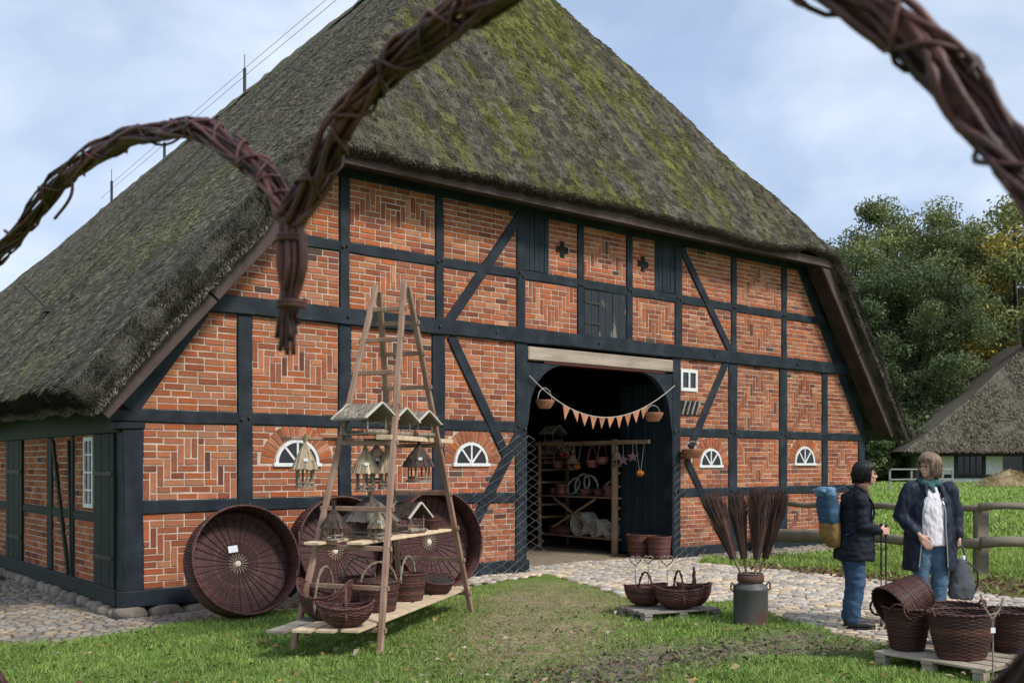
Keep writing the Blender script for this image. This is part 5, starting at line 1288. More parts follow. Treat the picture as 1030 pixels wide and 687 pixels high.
# far thatched farmhouse
def P3(x, y, D): v = at(x, y, D); return v
DF = 53.0; ex0 = (910 - CX) * DF / F
zg = float(gz(25, 52)) - .1
fh = thing('thatched_cottage', 'white half-timbered farmhouse with big grey thatched roof across the field', 'house', (ex0, DF, zg), R(-4))
ze = CH + (YH - 453) * DF / F - zg; wl = 24.0
m_lime = mat('limewash', (0.62, 0.62, 0.62), (0.52, 0.52, 0.52), rough=.9, bump=.1)
MB().box((1.3, .8, 0), (wl, 9, ze + .1)).build('wall', m_lime, fh)
for x0, x1 in ((1.2, 1.4), (2.85, 3.05), (4.3, 4.5), (9.6, 9.8), (10.6, 10.8)): MB().box((x0, .76, .35), (x1, .82, ze + .05)).build('post', m_timber, fh)
MB().box((1.2, .755, .30), (wl, .82, .5)).build('sill_beam', m_timber, fh); MB().box((1.2, .757, ze - .25), (wl, .82, ze + .05)).build('top_beam', m_timber, fh)
for x0, x1 in ((3.05, 4.3), (5.4, 9.6)):
    wnd = MB().box((x0, .78, .5), (x1, .80, ze - .25)).build('window', m_glass, fh)
    for k in range(1, 4): 
        x = x0 + (x1 - x0) * k / 4; MB().box((x - .03, .765, .5), (x + .03, .78, ze - .25)).build('glazing_bar', m_timber, wnd)
G = []
for v in np.linspace(0, 1, 26):
    row = []
    for u in np.linspace(0, 1, 40):
        x = v * 9.4 + u * (wl + 3 - v * 9.4) ; y = -.05 + v * 7.0; z = ze - .05 + v * 6.6 + .35 * (1 - v) ** 6 * 0 + .10 * (mnoise.noise(Vector((x * .8, y * .8, 3))) ) - .25 * math.sin(PI * v)
        row.append((x, y, z))
    G.append(row)
G = np.array(G); rb = MB(); rb.grid(G, col=(.11, .098, .078))
G2 = []
for v in np.linspace(0, 1, 16):                      # left hip end
    row = []
    for u in np.linspace(0, 1, 14):
        row.append((v * 9.4 + 0 * u, -.05 + v * 7.0 + u * (10.5 - v * 10.5 * .66), ze - .05 + v * 6.6 - .25 * math.sin(PI * v) ))
    G2.append(row)
rb.grid(np.array(G2)[:, ::-1], col=(.11, .098, .078)); rb.box((.0, .0, ze - .30), (wl + 2, .7, ze - .12), None, (.03, .025, .02))
fr_ = rb.build('thatched_roof', mat('far_thatch', (.9, .9, .9), (1.2, 1.2, 1.15), scale=3, rough=1, bump=.3, bscale=60, dist=.03, attr=True, spec=.1), fh, True)
n = 45000; u = rng.random(n); v = rng.random(n) ** 1.2
xx = v * 9.4 + u * (wl + 3 - v * 9.4); yy = -.05 + v * 7.0; zz = ze - .05 + v * 6.6 - .25 * np.sin(PI * v)
Dn = np.stack([rng.normal(0, .2, n), np.full(n, -.75), np.full(n, -.45)], -1); Dn /= np.linalg.norm(Dn, axis=1)[:, None]
straws(np.stack([xx, yy, zz], -1), Dn, rng.uniform(.12, .3, n), rng.uniform(.04, .09, n), np.array([.21, .18, .13]) * rng.uniform(.45, 1.5, n)[:, None], 'thatch_straw', fr_)
MB().tube([(9.0 + k * .8, 6.5, ze + 6.45 + .1 * math.sin(k * 2.1)) for k in range(22)], .5, 8, True, (.07, .065, .055)).build('ridge_cap', m_thatch, fr_)
# straw heap in the field
sh = MB(); n = 1; 
hx, hy = (1016 - CX) * 46 / F, 46.0; zg2 = float(gz(hx, hy))
heap = thing('straw_heap', 'yellow straw heap in the field before the white cottage', 'straw heap', (hx, hy, zg2)); heap.scale = (.72, .72, .72)
G = []
for q in np.linspace(0, 1, 9):
    G.append([((2.3 * (1 - q) ** .7) * math.cos(a) * (1 + .12 * math.sin(3 * a)), 1.3 * (1 - q) ** .7 * math.sin(a), .95 * q * (1 + .15 * math.sin(2 * a))) for a in np.linspace(0, 2 * PI, 25)[:-1]])
MB().grid(np.array(G), True, (.28, .22, .12)).build('heap', m_straw, heap, True)
n = 3500; a = rng.uniform(0, 2 * PI, n); q = rng.random(n); rr_ = (1 - q) ** .7
Pq = np.stack([2.3 * rr_ * np.cos(a), 1.3 * rr_ * np.sin(a), .95 * q], -1); Dq = rng.normal(size=(n, 3)) + np.array([0, 0, .3]); Dq /= np.linalg.norm(Dq, axis=1)[:, None]
straws(Pq, Dq, rng.uniform(.12, .3, n), rng.uniform(.02, .04, n), np.array([.38, .29, .16]) * rng.uniform(.5, 1.4, n)[:, None], 'loose_straw', heap)
# far paddock fence
pf = thing('paddock_fence', 'thin pale rail fence far off in front of the white cottage', 'fence', ((895 - CX) * .042, 42, float(gz(16, 42))))
m_pale = mat('bleached_rail', (0.24, 0.24, 0.22), rough=.9, bump=.1); PX = [895, 922, 949, 962, 975]
for x in PX: MB().box((-.035, -.035, -.2), (.035, .035, .85), Matrix.Translation(((x - 895) * .042, (x - 895) * .02, 0))).build('post', m_pale, pf)
for z in (.45, .88): MB().beam((0, -.07, z), (80 * .042, 80 * .02 - .07, z), .03, .055, (0, 0, 1)).build('rail', m_pale, pf)

# ------------------------------------------------------------------ trees
m_leaf = mat('leaves', (0.85, .85, .85), (1.15, 1.15, 1.1), scale=2, rough=.6, bump=0, attr=True, spec=.3, trans=.25)
m_bark = mat('bark', (0.055, 0.045, 0.035), (0.09, 0.075, 0.06), scale=4, rough=1, bump=.5)
def tree_meshes(k, H, W, nleaf, c, c2, ls, bare=.25, col2w=.0):
    r = np.random.default_rng(k); tb = MB(); rr = random.Random(k)
    tb.tube([(0, 0, -.5), (rr.uniform(-.1, .1), 0, H * .3), (rr.uniform(-.4, .4), 0, H * .6), (rr.uniform(-.5, .5), 0, H * .92)], [W * .045 + .12, W * .035 + .08, .12, .03], 8)
    cl = []
    nb = 26
    for i in range(nb):
        q = bare + (1 - bare) * (i + .5) / nb; a = i * 2.4 + rr.uniform(-.4, .4); prof = math.sin(PI * min(1, ((1 - q) / (1 - bare)) ** .75 * .93 + .05)) ** .8
        ln = W * .5 * max(.18, prof) * rr.uniform(.75, 1.1); p0 = Vector((0, 0, H * max(.18, q - .16))); p1 = Vector((math.cos(a) * ln, math.sin(a) * ln, H * q + rr.uniform(-.3, .5)))
        tb.tube([p0, p0.lerp(p1, .55) + Vector((0, 0, .3)), p1], [.10, .06, .02], 5)
        for m_ in range(rr.randint(5, 8)):
            t = rr.uniform(.35, 1.08); cl.append((p0.lerp(p1, t) + Vector((rr.gauss(0, W * .06), rr.gauss(0, W * .06), rr.gauss(0, H * .03))), W * rr.uniform(.07, .14)))
    cl = [(np.array(c_), s_) for c_, s_ in cl]; n = nleaf; pick = r.integers(0, len(cl), n)
    C_ = np.array([c_ for c_, _ in cl])[pick]; S_ = np.array([s_ for _, s_ in cl])[pick]; tone = r.uniform(.6, 1.3, len(cl))[pick]; yel = (r.random(len(cl)) < col2w)[pick]
    d = r.normal(size=(n, 3)); d /= np.linalg.norm(d, axis=1)[:, None]; P = C_ + d * (S_ * r.random(n) ** .45)[:, None] * np.array([1.15, 1.15, .8])
    nn = d + r.normal(0, .8, (n, 3)); nn /= np.linalg.norm(nn, axis=1)[:, None]; t1 = np.cross(nn, r.normal(size=(n, 3))); t1 /= np.linalg.norm(t1, axis=1)[:, None]; t2 = np.cross(nn, t1)
    L_ = (ls * r.uniform(.6, 1.3, n))[:, None]
    V = np.stack([P - t1 * L_, P - t2 * L_ * .55, P + t1 * L_, P + t2 * L_ * .55], 1).reshape(-1, 3)
    col = np.where(yel[:, None], np.array(c2), np.array(c)) * (tone * r.uniform(.65, 1.35, n))[:, None]
    return tb.mesh('trunk', m_bark, True), fast_mesh('crown', V, np.arange(4 * n).reshape(-1, 4), 4, col, m_leaf)
G1, G2c, G3, YL = (.165, .195, .078), (.098, .128, .055), (.22, .245, .088), (.36, .28, .06)
KIN = {'tall': tree_meshes(1, 20, 10.5, 60000, G1, G3, .115, .22, .2), 'dark': tree_meshes(2, 17, 10.5, 60000, G2c, G1, .115, .15, .2), 'yellow': tree_meshes(3, 15, 9, 40000, G3, YL, .12, .12, .45), 'slim': tree_meshes(4, 17, 6.5, 18000, G3, G1, .16, .25, .3), 'bush': tree_meshes(5, 4.5, 5.5, 12000, G2c, G1, .14, .02, .2)}
def tree(kind, lab, px, D, s=1.0, yaw=0.0, grp='trees at the edge of the wood', cat='tree', nm='broadleaf_tree'):
    x = (px - CX) * D / F; t = thing(nm, lab, cat, (x, D, float(gz(x, D)) - .1), yaw, grp); t.scale = (s, s, s)
    a, b = KIN[kind]; link('trunk', a, t); link('crown', b, t)
tree('tall', 'tallest green tree, its light crown rising just right of the farmhouse roof', 893, 68, .95, 0)
tree('slim', 'slender pale green tree showing at the very edge of the farmhouse roof', 842, 72, .92, 1)
tree('tall', 'full green tree standing close behind the farmhouse verge', 856, 66, .80, 3.9)
tree('tall', 'broad green tree right of the tallest one, over the women', 950, 72, .93, 2.1)
tree('dark', 'dark green tree filling the wood edge above the cottage roof end', 925, 62, .78, 1.2)
tree('dark', 'dark green tree low behind the farmhouse eave', 872, 62, .80, 3.0)
tree('yellow', 'yellowing tree above the cottage roof at the right picture edge', 1022, 66, 1.18, .5)
tree('dark', 'dark green tree between the yellowing tree and the broad green one', 985, 74, 1.08, 4.1)
tree('dark', 'dark tree standing behind the tallest one', 905, 84, 1.08, 5.2); tree('dark', 'dark tree farther back behind the broad green one', 965, 86, 1.1, .9)
tree('tall', 'green tree beyond the right picture edge, its crown just entering', 1075, 75, .95, 3.3); tree('dark', 'dark tree mostly hidden behind the farmhouse verge', 838, 86, .95, 2.2)
tree('slim', 'slender tree poking up between the tallest tree and the broad one', 925, 78, 1.0, 4.4); tree('dark', 'dark tree behind the cottage ridge', 1040, 88, 1.0, 1.9)
tree('dark', 'dark tree deep in the wood left of the cottage', 930, 92, .9, 2.6); tree('dark', 'dark tree deep in the wood behind the farmhouse eave', 880, 94, .9, .6)
for i, (px, D, s, lab) in enumerate(((872, 56, .85, 'dark bush beside the farmhouse eave'), (893, 58, .95, 'bush left of the cottage wall'), (915, 60, .9, 'bush at the corner of the cottage'), (855, 60, 1.0, 'bush hidden mostly by the farmhouse corner'), (940, 66, 1.0, 'bush behind the cottage roof end'), (910, 70, 1.25, 'tall bush under the trees behind the cottage'), (880, 72, 1.3, 'tall bush deep under the trees'), (960, 72, 1.4, 'tall bush above the middle of the cottage roof'), (1000, 76, 1.4, 'tall bush beneath the yellowing tree'))):
    tree('bush', lab, px, D, s, i * 1.3, 'bushes at the edge of the wood', 'bush', 'leafy_bush')
# ------------------------------------------------------------------ big willow heart close to the camera, its frame round the view
def hp(x, y): 
    D = 1 / (.68 + .00115 * x); return at(x, y, D)
LEFT = [(293, 222), (270, 180), (236, 150), (200, 130), (165, 134), (125, 141), (85, 162), (50, 192), (20, 231), (-8, 262), (-60, 335), (-88, 430), (-80, 540), (-45, 620), (0, 690), (80, 800), (200, 930), (330, 1040), (420, 1110)]
RIGHT = [(293, 222), (322, 172), (350, 118), (386, 72), (430, 36), (480, 6), (545, -35), (640, -62), (740, -48), (862, 0), (924, 44), (975, 100), (1022, 165), (1066, 240), (1100, 340), (1112, 450), (1095, 570), (1042, 678), (900, 820), (750, 930), (580, 1030), (420, 1110)]
tip = hp(420, 1110)
ht = thing('willow_heart', 'large heart bound from dark willow rods close to the camera, framing the view', 'willow heart', (tip.x, tip.y, 0))
base = Vector((tip.x, tip.y, 0))
def rods(path, nr, rad, rr, seed, wraps, tail=None):
    r = random.Random(seed); P = smooth_path([hp(*p) for p in path], 7); m = len(P); fr = []
    x = None
    for i in range(m):
        t = (P[min(i + 1, m - 1)] - P[max(i - 1, 0)]).normalized(); y = Vector((0.25, .95, .1)); x = t.cross(y).normalized(); y = x.cross(t); fr.append((x, y))
    for k in range(nr):
        a0 = 2 * PI * k / nr + r.uniform(-.3, .3); tw = r.uniform(1.5, 4.0) * r.choice((1, 1, -1)); q = rad * r.uniform(.35, 1.05); ph = r.uniform(0, 6)
        i0 = r.randrange(0, max(1, m // 5)) if k % 3 == 0 else 0; i1 = m - (r.randrange(0, m // 4) if k % 4 == 0 else 0)
        Q = []
        for i in range(i0, i1):
            a = a0 + tw * 2 * PI * i / m; d = q * (1 + .30 * math.sin(i * .35 + ph)); Q.append(P[i] - base + (fr[i][0] * math.cos(a) + fr[i][1] * math.sin(a)) * d)
        w_ = rr * r.uniform(.7, 1.25); n_ = len(Q); MB().tube(Q, [w_ * (1 - .45 * j / n_) * (1.55 if (j + k) % 9 == 0 else 1 + .10 * math.sin(j * 1.9 + k)) for j in range(n_)], 6).build('willow_rod', m_rod, ht, True)
    for (i0, ln, turns) in wraps:
        Q = []; i0 = int(i0 * m); n_ = int(ln * m); ns = max(28, int(abs(turns) * 14))
        for j in range(ns):
            f = i0 + n_ * j / (ns - 1); i = min(int(f), m - 2); g = f - i; c = P[i].lerp(P[i + 1], g); a = 2 * PI * turns * j / (ns - 1)
            Q.append(c - base + (fr[i][0] * math.cos(a) + fr[i][1] * math.sin(a)) * (rad * 1.22 + .0015 * math.sin(j)))
        MB().tube(Q, rr * .62, 6).build('binding_rod', m_rod, ht, True)
rods(LEFT, 19, .0105, .0026, 3, [(.0, .07, 3.5), (.05, .10, -2.6), (.06, .06, 1.6), (.12, .10, 1.5), (.15, .16, -2.2), (.28, .14, 2.2), (.30, .2, -3), (.55, .4, 6)])
rods(RIGHT, 24, .0115, .0028, 5, [(.02, .10, 2.4), (.03, .16, -2.8), (.12, .14, 3.1), (.20, .16, -2.3), (.38, .14, -2.2), (.10, .14, 1.8), (.26, .16, 1.5), (.42, .12, 1.3), (.52, .14, 1.6), (.65, .3, 6)])
# the cut ends hanging from the cleft
r = random.Random(9); top_ = hp(293, 205) - base
for k in range(20):
    a = r.uniform(0, 2 * PI); q = .0105 * math.sqrt(r.random()); e_ = hp(290 + r.uniform(-7, 7), 335 + r.uniform(-18, 24)) - base; o = Vector((math.cos(a) * q, math.sin(a) * q, 0))
    m1 = hp(296 + r.uniform(-5, 5), 262) - base
    MB().tube(smooth_path([top_ + o * .7, m1 + o * 1.3, hp(292, 298) - base + o * .8, e_ + o * .6], 5), [.0036 - .0012 * j / 15 for j in range(16)], 6).build('willow_rod', m_rod, ht, True)
for y0 in (236, 302):
    Q = []
    for j in range(30):
        a = 2 * PI * 2 * j / 29; c = hp(293, y0 + j * .25) - base; Q.append(c + Vector((math.cos(a), math.sin(a), 0)) * .0135)
    MB().tube(Q, .0026, 6).build('binding_rod', m_rod, ht, True)
# stray shoots and the stake
MB().tube(smooth_path([hp(70, 165) - base, hp(72, 195) - base, hp(55, 220) - base], 6), .0022, 5).build('willow_rod', m_rod, ht)
MB().tube([(0, 0, -.1), (.01, 0, .5), (0, 0, tip.z + .04)], .014, 8).build('stake', m_rod, ht, True)
# ------------------------------------------------------------------ two women talking on the path
def cap(b, p0, p1, r0, r1, n=14, sx=1.0):
    """closed tapered capsule; sx flattens it across its local x"""
    p0 = Vector(p0); p1 = Vector(p1); d = p1 - p0; L_ = max(d.length, 1e-4); q = d.to_track_quat('Z', 'Y').to_matrix().to_4x4(); q.translation = p0
    prof = [(r0 * math.sin(a), -r0 * math.cos(a)) for a in np.linspace(.12, PI / 2, 6)] + [(r1 * math.cos(a), L_ + r1 * math.sin(a)) for a in np.linspace(0, PI / 2 - .12, 6)]
    b.lathe(prof, n, q, None, True, sx, 1.0)
def ell(b, c, r, rz=0.0, tilt=0.0):
    M = Matrix.Translation(c) @ Matrix.Rotation(rz, 4, 'Z') @ Matrix.Rotation(tilt, 4, 'Y') @ Matrix.Diagonal((*r, 1))
    b.lathe([(math.sin(a), -math.cos(a)) for a in np.linspace(.1, PI - .1, 12)], 18, M)
def loft(b, rows, n=28):
    """closed smooth body through ellipses (z, rx, ry, cx, cy)"""
    A = np.array(rows, float); t = np.arange(len(A)); tt = np.linspace(0, len(A) - 1, len(A) * 6)
    P = np.stack([np.interp(tt, t, A[:, k]) for k in range(5)], 1)
    for _ in range(3): P[1:-1] = .25 * P[:-2] + .5 * P[1:-1] + .25 * P[2:]
    th = np.arange(n) * 2 * PI / n
    G = np.stack([np.stack([p[3] + p[1] * np.cos(th), p[4] + p[2] * np.sin(th), np.full(n, p[0])], -1) for p in P]); R_ = len(G)
    V = G.reshape(-1, 3); Fc = [(i * n + k, i * n + (k + 1) % n, (i + 1) * n + (k + 1) % n, (i + 1) * n + k) for i in range(R_ - 1) for k in range(n)]
    Fc += [tuple(range(n - 1, -1, -1)), tuple((R_ - 1) * n + k for k in range(n))]; b.add(V, Fc)
def blob(b, name, m, parent, voxel=.008, it=5, fold=0.0, fs=9.0, cut=None, stretch=(1, 1, 1), seed=0.0, reduce=None):
    """one continuous skin round all the volumes in b"""
    me = b.mesh('tmp'); o = bpy.data.objects.new('tmp', me); COL.objects.link(o)
    rm = o.modifiers.new('r', 'REMESH'); rm.mode = 'VOXEL'; rm.voxel_size = voxel
    s_ = o.modifiers.new('s', 'SMOOTH'); s_.factor = .5; s_.iterations = it
    dg = bpy.context.evaluated_depsgraph_get(); me2 = bpy.data.meshes.new_from_object(o.evaluated_get(dg))
    bpy.data.objects.remove(o); bpy.data.meshes.remove(me)
    n = len(me2.vertices); co = np.zeros(n * 3); me2.vertices.foreach_get('co', co); co = co.reshape(-1, 3)
    if fold > 0:
        nn = np.zeros(n * 3); me2.vertices.foreach_get('normal', nn); nn = nn.reshape(-1, 3); sv = Vector((seed * 3.1, seed, 0))
        d = np.array([mnoise.noise(Vector((p[0] * fs * stretch[0], p[1] * fs * stretch[1], p[2] * fs * stretch[2])) + sv) + .7 * mnoise.noise(Vector((p[0] * fs * 2.3 * stretch[0], p[1] * fs * 2.3, p[2] * fs * 2.3 * stretch[2])) + sv) for p in co])
        co = co + nn * (d * fold)[:, None]; me2.vertices.foreach_set('co', co.ravel())
    if cut is not None:
        bm = bmesh.new(); bm.from_mesh(me2); bmesh.ops.delete(bm, geom=[f for f in bm.faces if cut(f.calc_center_median(), f.normal)], context='FACES'); bm.to_mesh(me2); bm.free()
    me2.name = name; me2.materials.clear(); me2.materials.append(m); me2.polygons.foreach_set('use_smooth', np.ones(len(me2.polygons), bool)); me2.update()
    return link(name, me2, parent)
m_skin = mat('skin', (0.58, 0.35, 0.26), (0.52, 0.29, 0.21), scale=12, rough=.55, bump=.05, spec=.35)
m_navy = mat('navy_jacket', (0.006, 0.008, 0.014), (0.010, 0.013, 0.021), scale=8, rough=.75, bump=.15, bscale=60, spec=.25)
m_navy2 = mat('navy_coat', (0.008, 0.012, 0.025), (0.013, 0.019, 0.036), scale=8, rough=.6, bump=.15, bscale=60, spec=.3)
m_jean = mat('denim', (0.030, 0.062, 0.115), (0.055, 0.10, 0.165), scale=7, rough=.9, bump=.2, bscale=220, dist=.002, spec=.15)
m_jean2 = mat('denim_light', (0.050, 0.095, 0.150), (0.085, 0.14, 0.205), scale=7, rough=.9, bump=.2, bscale=220, dist=.002, spec=.15)
m_shoe = mat('black_leather', (0.012, 0.012, 0.013), (0.02, 0.02, 0.022), rough=.5, bump=.1)
m_hairb = mat('black_hair', (0.010, 0.008, 0.007), (0.016, 0.013, 0.011), scale=30, stretch=(4, 4, .6), rough=.6, bump=.8, bscale=70, dist=.01)
m_hairg = mat('greying_brown_hair', (0.105, 0.064, 0.042), (0.20, 0.14, 0.10), scale=30, stretch=(4, 4, .5), rough=.5, bump=.8, bscale=70, dist=.01)
m_blouse = mat('white_blouse', (0.72, 0.68, 0.70), (0.64, 0.59, 0.62), scale=10, rough=.8, bump=.2, bscale=40)
def hand(b, wrist, d, palm_n, side, L_=.095, curl=.6, grip=False):
    """palm and five fingers: d along the hand, palm_n out of the palm, side towards the thumb"""
    d = Vector(d).normalized(); pn = Vector(palm_n).normalized(); sd_ = Vector(side).normalized(); w_ = Vector(wrist)
    k = w_ + d * L_ * .92
    cap(b, w_ - d * .03, w_ + d * .02, .026, .028)
    for q in (-.026, -.009, .009, .026): cap(b, w_ + d * .015 + sd_ * q * .7, k + sd_ * q, .016, .013, 10)
    for q, ln in zip((.029, .010, -.010, -.029), (.072, .082, .076, .058)):
        p0 = k + sd_ * q; c = curl * (1.6 if grip else 1.0); d1 = (d * math.cos(c * .6) + pn * math.sin(c * .6)); d2 = (d * math.cos(c * 1.5) + pn * math.sin(c * 1.5)); d3 = (d * math.cos(c * 2.2) + pn * math.sin(c * 2.2))
        p1 = p0 + d1 * ln * .48; p2 = p1 + d2 * ln * .32; p3 = p2 + d3 * ln * .24
        cap(b, p0, p1, .0105, .0095, 9); cap(b, p1, p2, .0095, .0088, 9); cap(b, p2, p3, .0088, .0075, 9)
    t0 = w_ + d * .025 + sd_ * .026; t1 = t0 + (d * .6 + sd_ * .7 + pn * .35).normalized() * .042; t2 = t1 + (d * .85 + sd_ * .15 + pn * .5).normalized() * .034
    cap(b, t0, t1, .014, .0115, 9); cap(b, t1, t2, .0115, .009, 9)
def head(b, c, yaw, s=1.0):
    """skull, jaw, nose, brow, cheeks, lips, chin, ears; yaw = direction the face looks (0 = +x)"""
    Mx = Matrix.Translation(c) @ Matrix.Rotation(yaw, 4, 'Z') @ Matrix.Diagonal((s, s, s, 1))
    def E(p, r): 
        b.lathe([(math.sin(a), -math.cos(a)) for a in np.linspace(.1, PI - .1, 11)], 16, Mx @ Matrix.Translation(p) @ Matrix.Diagonal((*r, 1)))
    E((-.012, 0, .030), (.094, .074, .088)); E((.020, 0, -.035), (.066, .058, .072)); E((.052, 0, -.086), (.026, .026, .020))
    E((.082, 0, -.018), (.020, .011, .020)); E((.094, 0, -.026), (.012, .013, .011)); E((.074, 0, .016), (.012, .052, .012)); E((.076, 0, .004), (.014, .010, .026))
    for sg_ in (-1, 1): E((.055, sg_ * .038, -.022), (.022, .020, .022)); E((-.008, sg_ * .074, -.012), (.016, .008, .028))
    E((.080, 0, -.056), (.010, .022, .0065)); E((.077, 0, -.066), (.010, .019, .007))
    return Mx
def face_bits(par, Mx, glasses=False):
    for sg_ in (-1, 1):
        b = MB().lathe([(math.sin(a), -math.cos(a)) for a in np.linspace(.1, PI - .1, 8)], 10, Mx @ Matrix.Translation((.0735, sg_ * .030, .002)) @ Matrix.Diagonal((.010, .013, .008, 1))); b.build('eye', mat('dark_eye', (0.03, 0.022, 0.018), rough=.25), par, True)
        b = MB(); b.tube([Vector(Mx @ Vector((.080, sg_ * .012, .024))), Vector(Mx @ Vector((.078, sg_ * .032, .028))), Vector(Mx @ Vector((.066, sg_ * .050, .022)))], .0035, 5); b.build('eyebrow', m_hairb, par)
    MB().lathe([(math.sin(a), -math.cos(a)) for a in np.linspace(.1, PI - .1, 8)], 12, Mx @ Matrix.Translation((.083, 0, -.060)) @ Matrix.Diagonal((.008, .020, .0065, 1))).build('lips', mat('lips', (0.40, 0.13, 0.11), rough=.5), par, True)
    if glasses:
        g = MB()
        for sg_ in (-1, 1):
            P = [Mx @ Vector((.095, sg_ * .032 + .024 * math.cos(a), .0 + .018 * math.sin(a))) for a in np.linspace(0, 2 * PI, 15)[:-1]]; g.tube(P, .0022, 5, False, None, True)
            g.tube([Mx @ Vector((.094, sg_ * .056, .004)), Mx @ Vector((.04, sg_ * .078, .006)), Mx @ Vector((-.01, sg_ * .082, .004))], .002, 5)
        g.tube([Mx @ Vector((.097, -.009, .004)), Mx @ Vector((.099, 0, .006)), Mx @ Vector((.097, .009, .004))], .002, 5); g.build('glasses', mat('gold_rim', (0.10, 0.06, 0.035), rough=.5, metal=.0, bump=0), par)
def shoe(par, c, yaw, L_=.25):
    b = MB(); M = Matrix.Translation(c) @ Matrix.Rotation(yaw, 4, 'Z')
    def P(x, y, z): return M @ Vector((x, y, z))
    cap(b, P(-.05, 0, .045), P(.10, 0, .040), .043, .042); cap(b, P(.10, 0, .038), P(.155, 0, .034), .042, .034); cap(b, P(-.03, 0, .06), P(-.03, 0, .10), .046, .048)
    o = blob(b, 'shoe', m_shoe, par, .008, 4); V = np.array([v.co for v in o.data.vertices]); V[:, 2] = np.maximum(V[:, 2], c[2] + .012); o.data.vertices.foreach_set('co', V.ravel()); o.data.update()
    s_ = MB(); pts = [(-.095, 0), (-.08, .038), (0, .043), (.10, .046), (.165, .036), (.192, 0), (.165, -.036), (.10, -.046), (0, -.043), (-.08, -.038)]; n = len(pts)
    V = [P(x, y, 0) for x, y in pts] + [P(x, y, .013) for x, y in pts]; s_.add([tuple(v) for v in V], [tuple(range(n - 1, -1, -1)), tuple(range(n, 2 * n))] + [(k, (k + 1) % n, (k + 1) % n + n, k + n) for k in range(n)]); s_.build('sole', mat('rubber_sole', (0.02, 0.02, 0.02), rough=.8), o)

m_strand = mat('hair_strands', (.85, .85, .85), (1.2, 1.18, 1.15), scale=20, rough=.5, bump=0, attr=True, spec=.35)
def strands(par, Mx, pal, n, zend, gap, seed, fringe=.04, part=0.0, vol=1.0):
    """locks of hair combed from the crown down over the skull to zend; fringe over the forehead"""
    r = random.Random(seed); b = MB()
    for k in range(n):
        ph = r.uniform(-PI, PI); front = abs(ph) < gap; ze = fringe + r.uniform(-.010, .012) if front else zend + r.uniform(-.032, .022) + .03 * max(0, 1 - (abs(ph) - gap) / .5) * 0
        A, B, C = .112 * vol * r.uniform(.97, 1.03), .097 * vol * r.uniform(.97, 1.04), .100 * vol; c0 = Vector((-.020, 0, .040)); Q = []
        for q in np.linspace(.08, PI / 2, 7):
            Q.append(c0 + Vector((A * math.sin(q) * math.cos(ph), B * math.sin(q) * math.sin(ph) + part * (1 - math.sin(q)), C * math.cos(q))))
        if front: Q = [p for p in Q if p.z > ze] or Q[:2]
        else:
            e_ = Q[-1]; dz = e_.z - ze
            for q in (.35, .7, 1.0): Q.append(Vector((e_.x * (1 - .10 * q * q) - .006 * q, e_.y * (1 - .10 * q * q), e_.z - dz * q)) + Vector((r.gauss(0, .005), r.gauss(0, .005), 0)))
        g = r.uniform(.55, 1.35); c = r.choice(pal); m_ = len(Q)
        if m_ > 2: b.tube([Mx @ p for p in Q], [.0050 * (1 - .6 * i / m_) for i in range(m_)], 4, True, tuple(x * g for x in c))
    return b.build('hair_locks', m_strand, par, True)
# --- woman on the left, seen from the side, facing right
wx, wy = gnd(860, 632); z0 = .014
p1 = thing('person', 'woman in short dark jacket and jeans with a blue and mustard backpack, holding walking poles', 'person', (wx, wy, z0))
hc = (.115, .0, 1.545)
b = MB(); Mh = head(b, hc, R(-8), 1.03)
cap(b, (.03, 0, 1.34), (.09, 0, 1.47), .055, .05)
cap(b, (.0, 0, .82), (.02, 0, 1.24), .09, .10); ell(b, (-.03, 0, .82), (.11, .12, .12)); cap(b, (.01, -.15, 1.28), (.01, .15, 1.28), .03, .03)
LEG1 = [((-.03, -.085, .80), (-.01, -.095, .46), (-.055, -.09, .09)), ((-.03, .085, .80), (.015, .09, .46), (-.04, .10, .09))]
for a, k, f in LEG1: cap(b, a, k, .080, .052); cap(b, k, f, .050, .036); cap(b, f, (f[0] + .09, f[1], .04), .035, .03)
ARM1 = [((.0, -.19, 1.29), (-.01, -.24, 1.04), (.17, -.17, .985)), ((.0, .19, 1.29), (.02, .23, 1.04), (.19, .10, .99))]
for a, e_, w_ in ARM1: cap(b, a, e_, .034, .030); cap(b, e_, w_, .030, .026)
hand(b, (.185, -.165, .985), (1, .15, -.05), (.1, .9, -.2), (0, .1, 1), curl=.95, grip=True); hand(b, (.205, .10, .99), (1, -.25, -.05), (.1, -.9, -.2), (0, -.1, 1), curl=.95, grip=True)
blob(b, 'body', m_skin, p1, .0055, 3); face_bits(p1, Mh)
b = MB(); H = Vector(hc)
for dx, dz, rx, ry, rz_ in ((-.028, .048, .100, .090, .085), (-.052, .0, .076, .086, .095)): ell(b, (H.x + dx, 0, H.z + dz), (rx, ry, rz_))
hr = blob(b, 'hair', m_hairb, p1, .008, 3, .004, 30, stretch=(1, 1, .3)); strands(hr, Mh, [(.012, .010, .009), (.02, .016, .014), (.008, .007, .006)], 900, -.060, 1.15, 3, .048, .01, 1.0)
b = MB()
loft(b, [(.685, .185, .22, -.012, 0), (.70, .20, .235, -.01, 0), (.84, .19, .228, -.006, 0), (.98, .172, .215, .0, 0), (1.12, .165, .212, .004, 0), (1.24, .150, .205, .008, 0), (1.32, .115, .175, .01, 0), (1.37, .085, .12, .02, 0), (1.41, .07, .085, .035, 0)])
cap(b, (.0, -.16, 1.29), (.0, .16, 1.29), .075, .075)
for a, e_, w_ in ARM1: cap(b, a, e_, .076, .062); cap(b, e_, w_, .062, .045)
blob(b, 'jacket', m_navy, p1, .009, 3, .015, 7, seed=2, stretch=(1, 1, 1.6))
